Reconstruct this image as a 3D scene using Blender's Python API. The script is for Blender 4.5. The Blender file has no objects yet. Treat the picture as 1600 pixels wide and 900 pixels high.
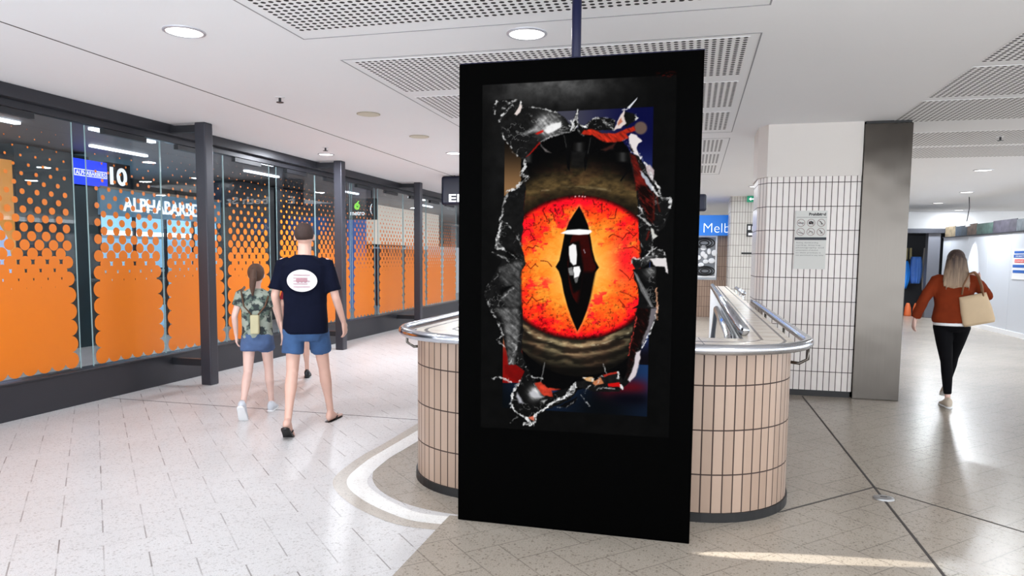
import bpy, bmesh, math, random
import numpy as np
from mathutils import Vector, Matrix

# ------------------------------------------------------------------ camera, world, exposure
SC = bpy.context.scene
COL = SC.collection
F, PY, PITCH, ROLL, YAW = 1102.7, 493.36, .0838125, .0095145, -.2500866
EYE = Vector((0, 0, 1.55))
_fw = Vector((math.sin(YAW) * math.cos(PITCH), math.cos(YAW) * math.cos(PITCH), -math.sin(PITCH)))
_r = _fw.cross(Vector((0, 0, 1))).normalized(); _u = _r.cross(_fw)
_rr = _r * math.cos(ROLL) + _u * math.sin(ROLL); _uu = _u * math.cos(ROLL) - _r * math.sin(ROLL)
cam = bpy.data.cameras.new('camera'); camo = bpy.data.objects.new('camera', cam); COL.objects.link(camo)
cam.sensor_width = 36; cam.lens = F / 1600 * 36; cam.shift_y = (PY - 450) / 1600; cam.clip_start = .05; cam.clip_end = 200
camo.matrix_world = Matrix(((_rr.x, _uu.x, -_fw.x, 0), (_rr.y, _uu.y, -_fw.y, 0), (_rr.z, _uu.z, -_fw.z, 1.55), (0, 0, 0, 1)))
SC.camera = camo
SC.view_settings.view_transform = 'Standard'; SC.view_settings.look = 'None'
SC.view_settings.gamma = 1; SC.view_settings.use_curve_mapping = False
SC.view_settings.exposure = 0.12
W = bpy.data.worlds.new('daylight'); SC.world = W; W.use_nodes = True
W.node_tree.nodes['Background'].inputs[0].default_value = (.90, .95, 1, 1)
W.node_tree.nodes['Background'].inputs[1].default_value = 4.2
CH = 3.05                                                     # ceiling height

def area(name, loc, size, power, color=(1, 1, 1), shape='DISK', rot=(0, 0, 0), sy=None):
    l = bpy.data.lights.new(name, 'AREA'); l.energy = power; l.color = color; l.shape = shape; l.size = size
    if sy: l.size_y = sy
    o = bpy.data.objects.new(name, l); o.location = loc; o.rotation_euler = rot; COL.objects.link(o)
    return o
def spot(name, loc, target, power, angle, blend=.5, color=(1, 1, 1), radius=.05):
    l = bpy.data.lights.new(name, 'SPOT'); l.energy = power; l.color = color; l.spot_size = angle; l.spot_blend = blend; l.shadow_soft_size = radius
    o = bpy.data.objects.new(name, l); o.location = loc; COL.objects.link(o)
    o.rotation_euler = (Vector(target) - Vector(loc)).to_track_quat('-Z', 'Y').to_euler()
    return o
LAMPK = 0.36                                                  # overall strength of the ceiling lamps

for k, (tx, ty, pw) in enumerate(((.62, 3.82, 3600), (.85, 3.45, 1500))):  # spots added without any fixture, to lay sun streaks on the floor
    l = spot('added_streak_light_%d' % k, (-4.2, 3.1, CH - .05), (tx, ty, 0), pw, math.radians(7), .35, (1, .95, .86), .01); l.scale = (.17, 1, 1)

# ------------------------------------------------------------------ helpers
def tag(o, label=None, cat=None, group=None, kind=None):
    if label: o['label'] = label
    if cat: o['category'] = cat
    if group: o['group'] = group
    if kind: o['kind'] = kind
    return o
def empty(name, loc, label, cat, group=None, rz=0):
    o = bpy.data.objects.new(name, None); o.location = loc; o.rotation_euler = (0, 0, rz); o.empty_display_size = .1
    COL.objects.link(o); return tag(o, label, cat, group)
def copy_tree(o, parent=None):
    c = o.copy(); COL.objects.link(c)
    if parent: c.parent = parent
    for ch in list(o.children): copy_tree(ch, c)
    return c
def wloc(p):
    v = Vector((0, 0, 0))
    while p: v += p.location; p = p.parent
    return v
def link(name, me, mat, parent=None, smooth=False, world=True):
    o = bpy.data.objects.new(name, me)
    if mat is not None and not me.materials:
        for m in (mat if isinstance(mat, (list, tuple)) else [mat]): me.materials.append(m)
    COL.objects.link(o)
    if parent:
        o.parent = parent
        if world: me.transform(Matrix.Translation(-wloc(parent)))
    if smooth:
        for p in me.polygons: p.use_smooth = True
    return o
def bev(o, w=.004, seg=2, ang=35):
    m = o.modifiers.new('bevel', 'BEVEL'); m.width = w; m.segments = seg; m.limit_method = 'ANGLE'; m.angle_limit = math.radians(ang)
    return o
class MB:
    def __init__(s): s.v = []; s.f = []; s.uv = {}; s.mi = {}
    def face(s, pts, uv=None, mi=0):
        n = len(s.v); s.v += [tuple(p) for p in pts]; s.f.append(tuple(range(n, n + len(pts))))
        if uv: s.uv[len(s.f) - 1] = uv
        if mi: s.mi[len(s.f) - 1] = mi
        return s
    def box(s, x0, x1, y0, y1, z0, z1, rot=None, mi=0):
        P = [Vector((x, y, z)) for z in (z0, z1) for y in (y0, y1) for x in (x0, x1)]
        if rot is not None: P = [rot @ p for p in P]
        n = len(s.v); s.v += [tuple(p) for p in P]
        for q in ((0, 2, 3, 1), (4, 5, 7, 6), (0, 1, 5, 4), (2, 6, 7, 3), (0, 4, 6, 2), (1, 3, 7, 5)):
            s.f.append(tuple(n + k for k in q))
            if mi: s.mi[len(s.f) - 1] = mi
        return s
    def prism(s, P, z0, z1, axis='z'):
        n = len(s.v); k = len(P)
        f = {'z': lambda a, b, c: (a, b, c), 'y': lambda a, b, c: (a, c, b), 'x': lambda a, b, c: (c, a, b)}[axis]
        s.v += [f(a, b, z0) for a, b in P] + [f(a, b, z1) for a, b in P]
        s.f.append(tuple(range(n + k - 1, n - 1, -1))); s.f.append(tuple(range(n + k, n + 2 * k)))
        for i in range(k): j = (i + 1) % k; s.f.append((n + i, n + j, n + k + j, n + k + i))
        return s
    def loft(s, rings, cap=True, closed=True):
        n0 = len(s.v); m = len(rings[0])
        for r in rings: s.v += [tuple(p) for p in r]
        for a in range(len(rings) - 1):
            for i in range(m if closed else m - 1):
                j = (i + 1) % m; b = n0 + a * m
                s.f.append((b + i, b + j, b + m + j, b + m + i))
        if cap:
            s.f.append(tuple(n0 + i for i in range(m - 1, -1, -1))); e = n0 + (len(rings) - 1) * m
            s.f.append(tuple(e + i for i in range(m)))
        return s
    def tube(s, P, r, seg=12, sx=1, sy=1, caps=True):
        P = [Vector(p) for p in P]; R = r if isinstance(r, (list, tuple)) else [r] * len(P)
        rings = []; up = None
        for i, p in enumerate(P):
            t = (P[min(i + 1, len(P) - 1)] - P[max(i - 1, 0)]).normalized()
            if up is None: up = Vector((0, 0, 1)) if abs(t.z) < .9 else Vector((0, 1, 0))
            a = t.cross(up).normalized(); b = a.cross(t).normalized(); up = b
            rings.append([p + a * R[i] * sx * math.cos(2 * math.pi * k / seg) + b * R[i] * sy * math.sin(2 * math.pi * k / seg) for k in range(seg)])
        return s.loft(rings, caps)
    def limb(s, P, R, seg=14, sx=1, sy=1):                     # tube with rounded ends
        P = [Vector(p) for p in P]; d0 = (P[0] - P[1]).normalized(); d1 = (P[-1] - P[-2]).normalized()
        p2 = [P[0] + d0 * R[0] * k for k in (.96, .7)] + P + [P[-1] + d1 * R[-1] * k for k in (.7, .96)]
        r2 = [R[0] * .28, R[0] * .72] + list(R) + [R[-1] * .72, R[-1] * .28]
        return s.tube(p2, r2, seg, sx, sy)
    def ell(s, c, r, rot=None, seg=18, rn=12):
        c = Vector(c); rings = []
        for a in range(1, rn):
            t = math.pi * a / rn; ring = []
            for k in range(seg):
                q = Vector((r[0] * math.sin(t) * math.cos(2 * math.pi * k / seg), r[1] * math.sin(t) * math.sin(2 * math.pi * k / seg), -r[2] * math.cos(t)))
                if rot is not None: q = rot @ q
                ring.append(c + q)
            rings.append(ring)
        return s.loft(rings)
    def disc(s, c, r, z, seg=40, r0=0):
        n = len(s.v)
        if r0 == 0: s.face([(c[0] + r * math.cos(2 * math.pi * k / seg), c[1] + r * math.sin(2 * math.pi * k / seg), z) for k in range(seg)])
        return s
    def mesh(s, name='m'):
        me = bpy.data.meshes.new(name); me.from_pydata(s.v, [], s.f)
        if s.uv:
            l = me.uv_layers.new(name='UVMap')
            for fi, uv in s.uv.items():
                for k, li in enumerate(me.polygons[fi].loop_indices): l.data[li].uv = uv[k]
        me.update(); return me
    def build(s, name, mat, parent=None, smooth=False, world=True):
        me = s.mesh(name)
        o = link(name, me, mat, parent, smooth, world)
        for fi, mi in s.mi.items(): me.polygons[fi].material_index = mi
        return o
def ring_xy(c, r, z, seg=32): return [(c[0] + r * math.cos(2 * math.pi * k / seg), c[1] + r * math.sin(2 * math.pi * k / seg), z) for k in range(seg)]
def text(body, name, mat, parent, loc, size, face='-y', depth=.002, align='LEFT', sx=1.0, bold=0, mirror=False, world=True, fit=None):
    cu = bpy.data.curves.new('t', 'FONT'); cu.body = body; cu.size = size; cu.extrude = depth; cu.align_x = align; cu.offset = bold
    o = bpy.data.objects.new('t', cu); COL.objects.link(o)
    bpy.context.view_layer.update()
    me = bpy.data.meshes.new_from_object(o.evaluated_get(bpy.context.evaluated_depsgraph_get()))
    bpy.data.objects.remove(o); bpy.data.curves.remove(cu)
    if fit:                                                   # scale to a width and height
        xs = [v.co.x for v in me.vertices]; ys = [v.co.y for v in me.vertices]
        a, b = min(xs), min(ys); me.transform(Matrix.Translation((-a, -b, 0)))
        me.transform(Matrix.Diagonal((fit[0] / (max(xs) - a), fit[1] / (max(ys) - b), 1, 1)))
    me.transform(Matrix.Diagonal((sx, 1, 1, 1)))
    R = Matrix.Rotation(math.pi / 2, 4, 'X')
    if face == '+x': R = Matrix.Rotation(math.pi / 2, 4, 'Z') @ R
    if face == '-x': R = Matrix.Rotation(-math.pi / 2, 4, 'Z') @ R
    me.transform(Matrix.Translation(loc) @ R); me.materials.clear()
    return link(name, me, mat, parent, world=world)

# ------------------------------------------------------------------ materials
def sg(c): return tuple((x / 255 / 12.92 if x / 255 <= .04045 else ((x / 255 + .055) / 1.055) ** 2.4) for x in c)
class NT:
    def __init__(s, m): m.use_nodes = True; s.t = m.node_tree; s.b = s.t.nodes['Principled BSDF']; s.out = s.t.nodes['Material Output']
    def n(s, typ, **k):
        q = s.t.nodes.new(typ)
        for a, b in k.items(): setattr(q, a, b)
        return q
    def set(s, i, v):
        if hasattr(v, 'is_linked') or isinstance(v, bpy.types.NodeSocket): s.t.links.new(v, i)
        else: i.default_value = v
    def m(s, op, a, b=None, c=None, clamp=False):
        q = s.n('ShaderNodeMath', operation=op, use_clamp=clamp)
        for i, v in enumerate((a, b, c)):
            if v is not None: s.set(q.inputs[i], v)
        return q.outputs[0]
    def mix(s, f, a, b):
        q = s.n('ShaderNodeMix', data_type='RGBA')
        for i, v in ((0, f), (6, a), (7, b)):
            s.set(q.inputs[i], tuple(v) + (1,) if isinstance(v, tuple) and len(v) == 3 else v)
        return q.outputs[2]
    def noise(s, vec, scale, detail=3, rough=.5, out=0):
        q = s.n('ShaderNodeTexNoise'); s.set(q.inputs['Vector'], vec); q.inputs['Scale'].default_value = scale
        q.inputs['Detail'].default_value = detail; q.inputs['Roughness'].default_value = rough; return q.outputs[out]
    def pos(s): return s.n('ShaderNodeNewGeometry').outputs['Position']
    def obj(s): return s.n('ShaderNodeTexCoord').outputs['Object']
    def uv(s): return s.n('ShaderNodeTexCoord').outputs['UV']
    def xyz(s, v):
        q = s.n('ShaderNodeSeparateXYZ'); s.set(q.inputs[0], v); return q.outputs
    def comb(s, x, y, z):
        q = s.n('ShaderNodeCombineXYZ')
        for i, v in enumerate((x, y, z)): s.set(q.inputs[i], v)
        return q.outputs[0]
    def bump(s, h, strength=.3, dist=.01):
        q = s.n('ShaderNodeBump'); q.inputs['Strength'].default_value = strength; q.inputs['Distance'].default_value = dist
        s.set(q.inputs['Height'], h); s.t.links.new(q.outputs[0], s.b.inputs['Normal'])
    def map(s, v, a, b, c=0., d=1.):
        q = s.n('ShaderNodeMapRange'); s.set(q.inputs[0], v)
        for i, x in zip((1, 2, 3, 4), (a, b, c, d)): q.inputs[i].default_value = x
        return q.outputs[0]
def mat(name, rgb, rough=.5, metal=0, emit=None, es=1, var=0, vs=8, spec=.5, bump=0, coat=0):
    m = bpy.data.materials.new(name); t = NT(m); c = sg(rgb)
    t.b.inputs['Roughness'].default_value = rough; t.b.inputs['Metallic'].default_value = metal; t.b.inputs['Specular IOR Level'].default_value = spec
    t.b.inputs['Base Color'].default_value = c + (1,); t.b.inputs['Coat Weight'].default_value = coat
    if var or bump:
        n = t.noise(t.obj(), vs, 4)
        if var: t.set(t.b.inputs['Base Color'], t.mix(n, tuple(x * (1 - var) for x in c), tuple(min(1, x * (1 + var)) for x in c)))
        if bump: t.bump(n, bump, .01)
    if emit: t.b.inputs['Emission Color'].default_value = sg(emit) + (1,); t.b.inputs['Emission Strength'].default_value = es
    return m
M = {}
M['ceiling'] = mat('ceiling_paint', (240, 240, 242), .8, var=.02, vs=.7)
M['plaster'] = mat('plaster_paint', (215, 209, 204), .8, var=.03, vs=3)
M['charcoal'] = mat('charcoal_metal', (50, 50, 56), .38, .3, var=.06, vs=4)
M['charcoal_dark'] = mat('dark_metal', (40, 41, 46), .45, .2)
M['post'] = mat('grey_post_paint', (62, 62, 70), .35, .35)
M['black'] = mat('matt_black', (0, 0, 0), .6, spec=.02)
M['navy'] = mat('navy_paint', (10, 14, 52), .4, spec=.3)
M['navy_sign'] = mat('navy_sign', (12, 18, 44), .35)
M['orange'] = mat('orange_vinyl', (238, 140, 32), .45, emit=(238, 130, 20), es=.0)
M['rubber'] = mat('black_rubber', (20, 20, 22), .5)
M['slot'] = mat('joint_dark', (70, 66, 64), .8)
M['trimline'] = mat('trim_line', (150, 150, 154), .6)
M['lamp'] = mat('lamp_diffuser', (255, 255, 255), .5, emit=(255, 252, 245), es=3)
M['lampring'] = mat('lamp_ring', (190, 190, 198), .35, .4)
M['beige'] = mat('speaker_beige', (214, 208, 190), .7)
M['white'] = mat('white_paint', (235, 236, 238), .5)
M['whitegloss'] = mat('white_board', (206, 211, 219), .3, var=.02, vs=2)
M['textwhite'] = mat('white_letter', (245, 245, 245), .5, emit=(240, 245, 255), es=.8)
M['textdark'] = mat('dark_letter', (30, 30, 34), .6)
def brushed(name, rgb, rough, axis=2, s=1.6):
    m = mat(name, rgb, rough, 1.0); t = NT(m); x = t.xyz(t.obj())
    sc = [60, 60, 60]; sc[axis] = 1.2
    v = t.comb(*[t.m('MULTIPLY', x[i], sc[i] * s) for i in range(3)])
    n = t.noise(v, 1, 3); t.set(t.b.inputs['Roughness'], t.map(n, .3, .7, rough * .92, rough * 1.1))
    big = t.noise(t.obj(), 1.3, 2); t.bump(big, .25, .05)
    t.set(t.b.inputs['Base Color'], t.mix(t.m('MULTIPLY', n, .8), tuple(c * .9 for c in sg(rgb)), sg(rgb)))
    return m
M['steel'] = brushed('brushed_steel', (98, 93, 88), .20)
M['rail'] = mat('polished_rail', (206, 210, 218), .16, 1.0)
M['chrome'] = mat('chrome', (225, 228, 232), .08, 1.0)
def glassmat(name, tint=(.93, .96, .96), rmin=.05, rough=.0):
    m = bpy.data.materials.new(name); t = NT(m); t.t.nodes.remove(t.b)
    tr = t.n('ShaderNodeBsdfTransparent'); tr.inputs[0].default_value = tint + (1,)
    gl = t.n('ShaderNodeBsdfGlossy'); gl.inputs['Roughness'].default_value = rough; gl.inputs[0].default_value = (1, 1, 1, 1)
    g = t.n('ShaderNodeNewGeometry'); d = t.n('ShaderNodeVectorMath', operation='DOT_PRODUCT')   # Schlick reflectance, the same on both faces of the thin sheet
    t.set(d.inputs[0], g.outputs['Incoming']); t.set(d.inputs[1], g.outputs['True Normal'])
    c = t.m('SUBTRACT', 1., t.m('ABSOLUTE', d.outputs['Value']))
    mx = t.n('ShaderNodeMixShader'); t.set(mx.inputs[0], t.m('ADD', t.m('MULTIPLY', t.m('POWER', c, 5.), .9), rmin, clamp=True))
    t.t.links.new(tr.outputs[0], mx.inputs[1]); t.t.links.new(gl.outputs[0], mx.inputs[2]); t.t.links.new(mx.outputs[0], t.out.inputs[0])
    return m
M['glass'] = glassmat('clear_glass', (.96, .98, .98), .035)
M['glassedge'] = mat('glass_edge', (150, 175, 178), .2, 0, spec=.8)
def tilemat(name, rgb, rgb2, joint, pw=.0635, ph=.265, off=0., z0=.018, rough=.28, jw=.0072):
    m = mat(name, rgb, rough); t = NT(m); x = t.xyz(t.uv())
    u = t.m('DIVIDE', t.m('ADD', x[0], off), pw); v = t.m('DIVIDE', t.m('SUBTRACT', x[1], z0), ph)
    fu = t.m('ABSOLUTE', t.m('SUBTRACT', t.m('FRACT', u), .5)); fv = t.m('ABSOLUTE', t.m('SUBTRACT', t.m('FRACT', v), .5))
    ju = t.map(fu, .5 - jw / pw / 2 - .02, .5 - jw / pw / 2 + .01); jv = t.map(fv, .5 - jw / ph / 2 - .004, .5 - jw / ph / 2 + .002)
    j = t.m('MAXIMUM', ju, jv)
    wn = t.n('ShaderNodeTexWhiteNoise', noise_dimensions='2D'); t.set(wn.inputs['Vector'], t.comb(t.m('FLOOR', u), t.m('FLOOR', v), 0.))
    base = t.mix(wn.outputs[0], sg(rgb), sg(rgb2))
    base = t.mix(t.m('MULTIPLY', t.noise(t.uv(), 9, 3), .25), base, tuple(c * .8 for c in sg(rgb)))
    t.set(t.b.inputs['Base Color'], t.mix(j, base, sg(joint)))
    t.set(t.b.inputs['Roughness'], t.map(j, 0, 1, rough, .8))
    t.bump(t.m('SUBTRACT', 1., j), .5, .003)
    return m
M['tile_pillar'] = tilemat('offwhite_tile', (232, 226, 222), (222, 215, 211), (70, 58, 56), off=.028)
M['tile_bal'] = tilemat('sand_tile', (176, 152, 135), (160, 136, 119), (52, 36, 32), off=.02, rough=.35)
M['tile_far'] = tilemat('pale_tile', (206, 202, 196), (196, 192, 186), (96, 88, 84))
M['tile_brown'] = tilemat('brown_tile', (168, 142, 124), (150, 126, 110), (90, 72, 62))
def copingmat():
    m = mat('coping_tile', (225, 215, 200), .25); t = NT(m); x = t.xyz(t.uv())
    u = t.m('DIVIDE', x[0], .26); fu = t.m('ABSOLUTE', t.m('SUBTRACT', t.m('FRACT', u), .5)); v = t.m('ABSOLUTE', t.m('SUBTRACT', x[1], .5))
    j = t.m('MAXIMUM', t.map(fu, .475, .49), t.m('MAXIMUM', t.map(t.m('ABSOLUTE', t.m('SUBTRACT', x[1], .62)), .035, .02), t.map(t.m('ABSOLUTE', t.m('SUBTRACT', x[1], .16)), .035, .02)))
    n = t.noise(t.obj(), 6, 4)
    t.set(t.b.inputs['Base Color'], t.mix(j, t.mix(n, sg((205, 190, 172)), sg((232, 226, 214))), sg((44, 34, 32))))
    return m
M['coping'] = copingmat()
def terrazzo(name, kind='floor'):
    m = mat(name, (200, 190, 180), .3); t = NT(m); p = t.pos(); x = t.xyz(p)
    w = .2035 * math.sqrt(2)
    u = t.m('ADD', t.m('DIVIDE', t.m('ADD', x[0], x[1]), w), .02); v = t.m('ADD', t.m('DIVIDE', t.m('SUBTRACT', x[1], x[0]), w), .255)
    i = t.m('FLOOR', u); j = t.m('FLOOR', v); fu = t.m('FRACT', u); fv = t.m('FRACT', v)
    k = t.m('FLOORED_MODULO', t.m('ADD', i, j), 4.)
    e = lambda a: t.m('COMPARE', k, float(a), .1)
    wd = .011
    ln = lambda d: t.map(d, wd, wd + .012, 1., 0.)
    L, R_, B, T = ln(fu), ln(t.m('SUBTRACT', 1., fu)), ln(fv), ln(t.m('SUBTRACT', 1., fv))
    notk = lambda a: t.m('SUBTRACT', 1., e(a))
    lr = t.m('MAXIMUM', t.m('MULTIPLY', L, notk(1)), t.m('MULTIPLY', R_, notk(0)))
    bt = t.m('MAXIMUM', t.m('MULTIPLY', B, notk(3)), t.m('MULTIPLY', T, notk(2)))
    # small marble chips
    vo = t.n('ShaderNodeTexVoronoi'); t.set(vo.inputs['Vector'], p); vo.inputs['Scale'].default_value = 62
    chips = t.map(vo.outputs['Distance'], .15, .62); cell = t.xyz(vo.outputs['Color'])[0]
    fine = t.noise(p, 160, 2, .6); big = t.noise(p, 1.1, 3)
    paleA, paleB, warmA, warmB = sg((213, 212, 213)), sg((162, 159, 157)), sg((176, 167, 155)), sg((118, 109, 99))
    spk = t.m('MULTIPLY', t.m('ADD', t.m('MULTIPLY', t.map(cell, .55, 1.), t.m('SUBTRACT', 1., chips)), t.map(fine, .52, .72)), .85, clamp=True)
    if kind == 'floor':
        right = t.m('GREATER_THAN', x[0], -1.37)
        front = t.m('LESS_THAN', x[1], 3.9)
        qx = t.m('MAXIMUM', t.m('SUBTRACT', t.m('ABSOLUTE', t.m('ADD', x[0], .635)), .665), 0.); qy = t.m('MAXIMUM', t.m('SUBTRACT', 4.85, x[1]), 0.)   # inside the inlaid band
        inside = t.m('LESS_THAN', t.m('ADD', t.m('MULTIPLY', qx, qx), t.m('MULTIPLY', qy, qy)), .86)
        far = t.m('GREATER_THAN', x[1], 3.88)
        z = t.m('MAXIMUM', t.m('MULTIPLY', right, front), t.m('MULTIPLY', far, t.m('MAXIMUM', inside, t.m('GREATER_THAN', x[0], 0.))))
        ca = t.mix(z, paleA, warmA); cb = t.mix(z, paleB, warmB)
        ends = t.m('MAXIMUM', t.m('MULTIPLY', L, t.m('ADD', e(0), e(2))), t.m('MULTIPLY', R_, t.m('ADD', e(1), e(3))))   # short ends of the pavers, grouted darker
        wn = t.n('ShaderNodeTexWhiteNoise', noise_dimensions='2D'); t.set(wn.inputs['Vector'], t.comb(t.m('ROUND', u), j, 0.))
        js = t.m('MAXIMUM', t.m('MULTIPLY', lr, t.map(z, 0, 1, .22, .5)), t.m('MULTIPLY', bt, t.map(z, 0, 1, .17, .5)))
        js = t.m('MAXIMUM', js, t.m('MULTIPLY', ends, t.m('MULTIPLY', t.map(wn.outputs[0], 0, 1, .35, 1.), t.map(z, 0, 1, 1., .4))))
        js = t.m('MULTIPLY', js, t.map(big, .35, .6, .5, 1.))
        base = t.mix(spk, ca, cb); base = t.mix(t.m('MULTIPLY', t.map(big, .4, .75), .25), base, cb)
        base = t.mix(js, base, sg((84, 76, 72)))
        t.set(t.b.inputs['Roughness'], t.map(z, 0, 1, .36, .26))
    elif kind == 'white': base = t.mix(spk, sg((240, 240, 238)), sg((206, 202, 198)))
    else: base = t.mix(spk, sg((190, 182, 172)), sg((140, 132, 124)))
    t.set(t.b.inputs['Base Color'], base); return m
M['floor'] = terrazzo('terrazzo_paving'); M['band_white'] = terrazzo('white_terrazzo', 'white'); M['band_grey'] = terrazzo('grey_terrazzo', 'grey')
def perf():
    m = mat('perforated_panel', (226, 224, 222), .8); t = NT(m); x = t.xyz(t.uv())
    a = t.m('SUBTRACT', t.m('FRACT', t.m('DIVIDE', x[0], .0516)), .5); b = t.m('SUBTRACT', t.m('FRACT', t.m('DIVIDE', x[1], .0516)), .5)
    d = t.m('SQRT', t.m('ADD', t.m('MULTIPLY', a, a), t.m('MULTIPLY', b, b)))
    hole = t.map(d, .29, .33, 1., 0.)
    t.set(t.b.inputs['Base Color'], t.mix(hole, sg((240, 239, 240)), sg((22, 20, 20)))); return m
M['perf'] = perf()

def film():
    m = bpy.data.materials.new('orange_dot_film'); t = NT(m); x = t.xyz(t.uv()); w = t.n('ShaderNodeUVMap', uv_map='lattice').outputs[0]; y = t.xyz(w)
    n, px = y[0], y[1]; pz = t.m('MULTIPLY', px, 1.07)
    def lat(o):
        cu = t.m('ADD', t.m('MINIMUM', t.m('MAXIMUM', t.m('ROUND', t.m('SUBTRACT', t.m('DIVIDE', x[0], px), o)), 0.), t.m('SUBTRACT', n, 2 * o)), o)
        cv = t.m('ADD', t.m('MAXIMUM', t.m('ROUND', t.m('SUBTRACT', t.m('DIVIDE', x[1], pz), o)), 0.), o)
        du = t.m('SUBTRACT', x[0], t.m('MULTIPLY', cu, px)); dv = t.m('SUBTRACT', x[1], t.m('MULTIPLY', cv, pz))
        d = t.m('SQRT', t.m('ADD', t.m('MULTIPLY', du, du), t.m('MULTIPLY', dv, dv)))
        z = t.m('ADD', t.m('MULTIPLY', cv, pz), .455)
        r = t.m('MULTIPLY', t.m('POWER', t.map(z, 2.85, 1.10, .03, 1.), 1.4), t.m('MULTIPLY', px, .535))
        return t.m('LESS_THAN', d, r)
    k = t.m('MAXIMUM', lat(0.), lat(.5))
    tr = t.n('ShaderNodeBsdfTransparent'); mx = t.n('ShaderNodeMixShader'); t.set(mx.inputs[0], k)
    t.b.inputs['Base Color'].default_value = sg((226, 120, 12)) + (1,); t.b.inputs['Roughness'].default_value = .35
    t.t.links.new(tr.outputs[0], mx.inputs[1]); t.t.links.new(t.b.outputs[0], mx.inputs[2]); t.t.links.new(mx.outputs[0], t.out.inputs[0])
    return m
M['film'] = film()
# ------------------------------------------------------------------ the setting
def struct(o): o['kind'] = 'structure'; return o
WX0, WX1, WY0, WY1 = -1.50, .36, 4.78, 14.0                   # the escalator well
b = MB()
for x0, x1, y0, y1 in ((-12, 16, -1.3, WY0), (-12, WX0, WY0, WY1), (WX1, 16, WY0, WY1), (-12, 16, WY1, 44)):
    b.face([(x0, y0, 0), (x1, y0, 0), (x1, y1, 0), (x0, y1, 0)])
struct(b.build('floor', M['floor']))
b = MB()
for x0, x1, y0, y1 in ((WX0, WX0 - .05, WY0, WY1), (WX1, WX1 + .05, WY0, WY1)):
    b.box(min(x0, x1), max(x0, x1), y0, y1, -2.6, -.001)
b.box(WX0, WX1, WY0 - .05, WY0, -2.6, -.001); b.box(WX0, WX1, WY1, WY1 + .05, -2.6, -.001); b.box(WX0, WX1, WY0, WY1, -2.65, -2.6)
struct(b.build('wall_well', mat('well_lining', (150, 150, 156), .6)))
# ceiling: open to daylight above the far end of the escalators and behind the viewer
b = MB(); T = .35
for x0, x1, y0, y1 in ((-6.13, 16, -7, 13.4), (-6.13, -1.9, 13.4, 19), (-.15, 16, 13.4, 19), (-6.13, 16, 19, 44)):
    b.box(x0, x1, y0, y1, CH, CH + T)
struct(b.build('ceiling', M['ceiling']))
b = MB(); b.box(-12.2, -6.17, -7, 44, 3.16, 3.4)
struct(b.build('ceiling_shops', mat('dark_ceiling', (124, 124, 128), .5, var=.15, vs=1.5)))
b = MB(); b.box(-12.2, -11.9, -1.3, 44, 0, 3.16)
struct(b.build('wall_left', mat('back_wall_dark', (52, 54, 60), .6)))
b = MB(); b.box(-12, 16, 34, 34.3, 0, CH)
struct(b.build('wall_far', mat('far_wall', (216, 220, 226), .6)))
tn = [0]
def trim(b, m, smooth=False, bevel=0):
    tn[0] += 1; o = struct(b.build('trim_%d' % tn[0], m, smooth=smooth))
    if bevel: bev(o, bevel)
    return o
# thin shadow gaps in the ceiling
trim(MB().box(-4.445, -4.432, -2.2, 30, CH - .002, CH + .01), M['slot'])
def frame_line(x0, x1, y0, y1, w=.010):
    b = MB()
    b.box(x0, x1, y0, y0 + w, CH - .002, CH + .01).box(x0, x1, y1 - w, y1, CH - .002, CH + .01).box(x0, x0 + w, y0 + w, y1 - w, CH - .002, CH + .01).box(x1 - w, x1, y0 + w, y1 - w, CH - .002, CH + .01)
    trim(b, M['trimline'])
frame_line(-2.69, .40, .0, 4.56); frame_line(-2.69, .40, 5.09, 8.92); frame_line(-2.69, .40, 9.35, 13.3)
# perforated ceiling panels, one thing per sheet
def perf_panel(x0, y0, nx, ny, label, group):
    p = .0516; x1, y1 = x0 + nx * p, y0 + ny * p; z = CH - .003
    b = MB(); b.face([(x0, y0, z), (x0, y1, z), (x1, y1, z), (x1, y0, z)], [(0, 0), (0, ny * p), (nx * p, ny * p), (nx * p, 0)])
    b.box(x0, x1, y0, y1, z + .0005, z + .003)
    o = b.build('perforated_ceiling_panel', M['perf']); o.data.polygons[0].material_index = 0
    o.data.materials.append(M['ceiling'])
    for q in list(o.data.polygons)[1:]: q.material_index = 1
    tag(o, label, 'ceiling panel', group)
PL = 'perforated panels above the display'
for y0, lb in ((3.36, 'white perforated ceiling sheet nearest the viewer, cut by the top edge of the photo'), (5.152, 'perforated ceiling sheet just above the top edge of the black display'),
               (6.41, 'perforated ceiling sheet second behind the display pole, right of its top corner'), (7.70, 'perforated ceiling sheet third behind the display pole, before the shadowed beam'),
               (9.45, 'perforated ceiling sheet first beyond the plain ceiling gap over the escalators'), (10.72, 'perforated ceiling sheet over the middle of the escalators'), (12.0, 'farthest perforated ceiling sheet over the escalators')):
    perf_panel(-2.614, y0, 57, 20, lb, PL)
for y0, lb in ((5.10, 'perforated ceiling sheet at the top right edge of the photo'), (6.33, 'perforated ceiling sheet at right, second from the viewer'), (7.56, 'perforated ceiling sheet at right meeting the head of the steel column'),
               (9.4, 'fine perforated ceiling sheet right behind the steel column head'), (10.62, 'farthest perforated ceiling sheet right of the steel column')):
    perf_panel(2.05, y0, 88, 21, lb, 'perforated panels over the right hall')
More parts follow.
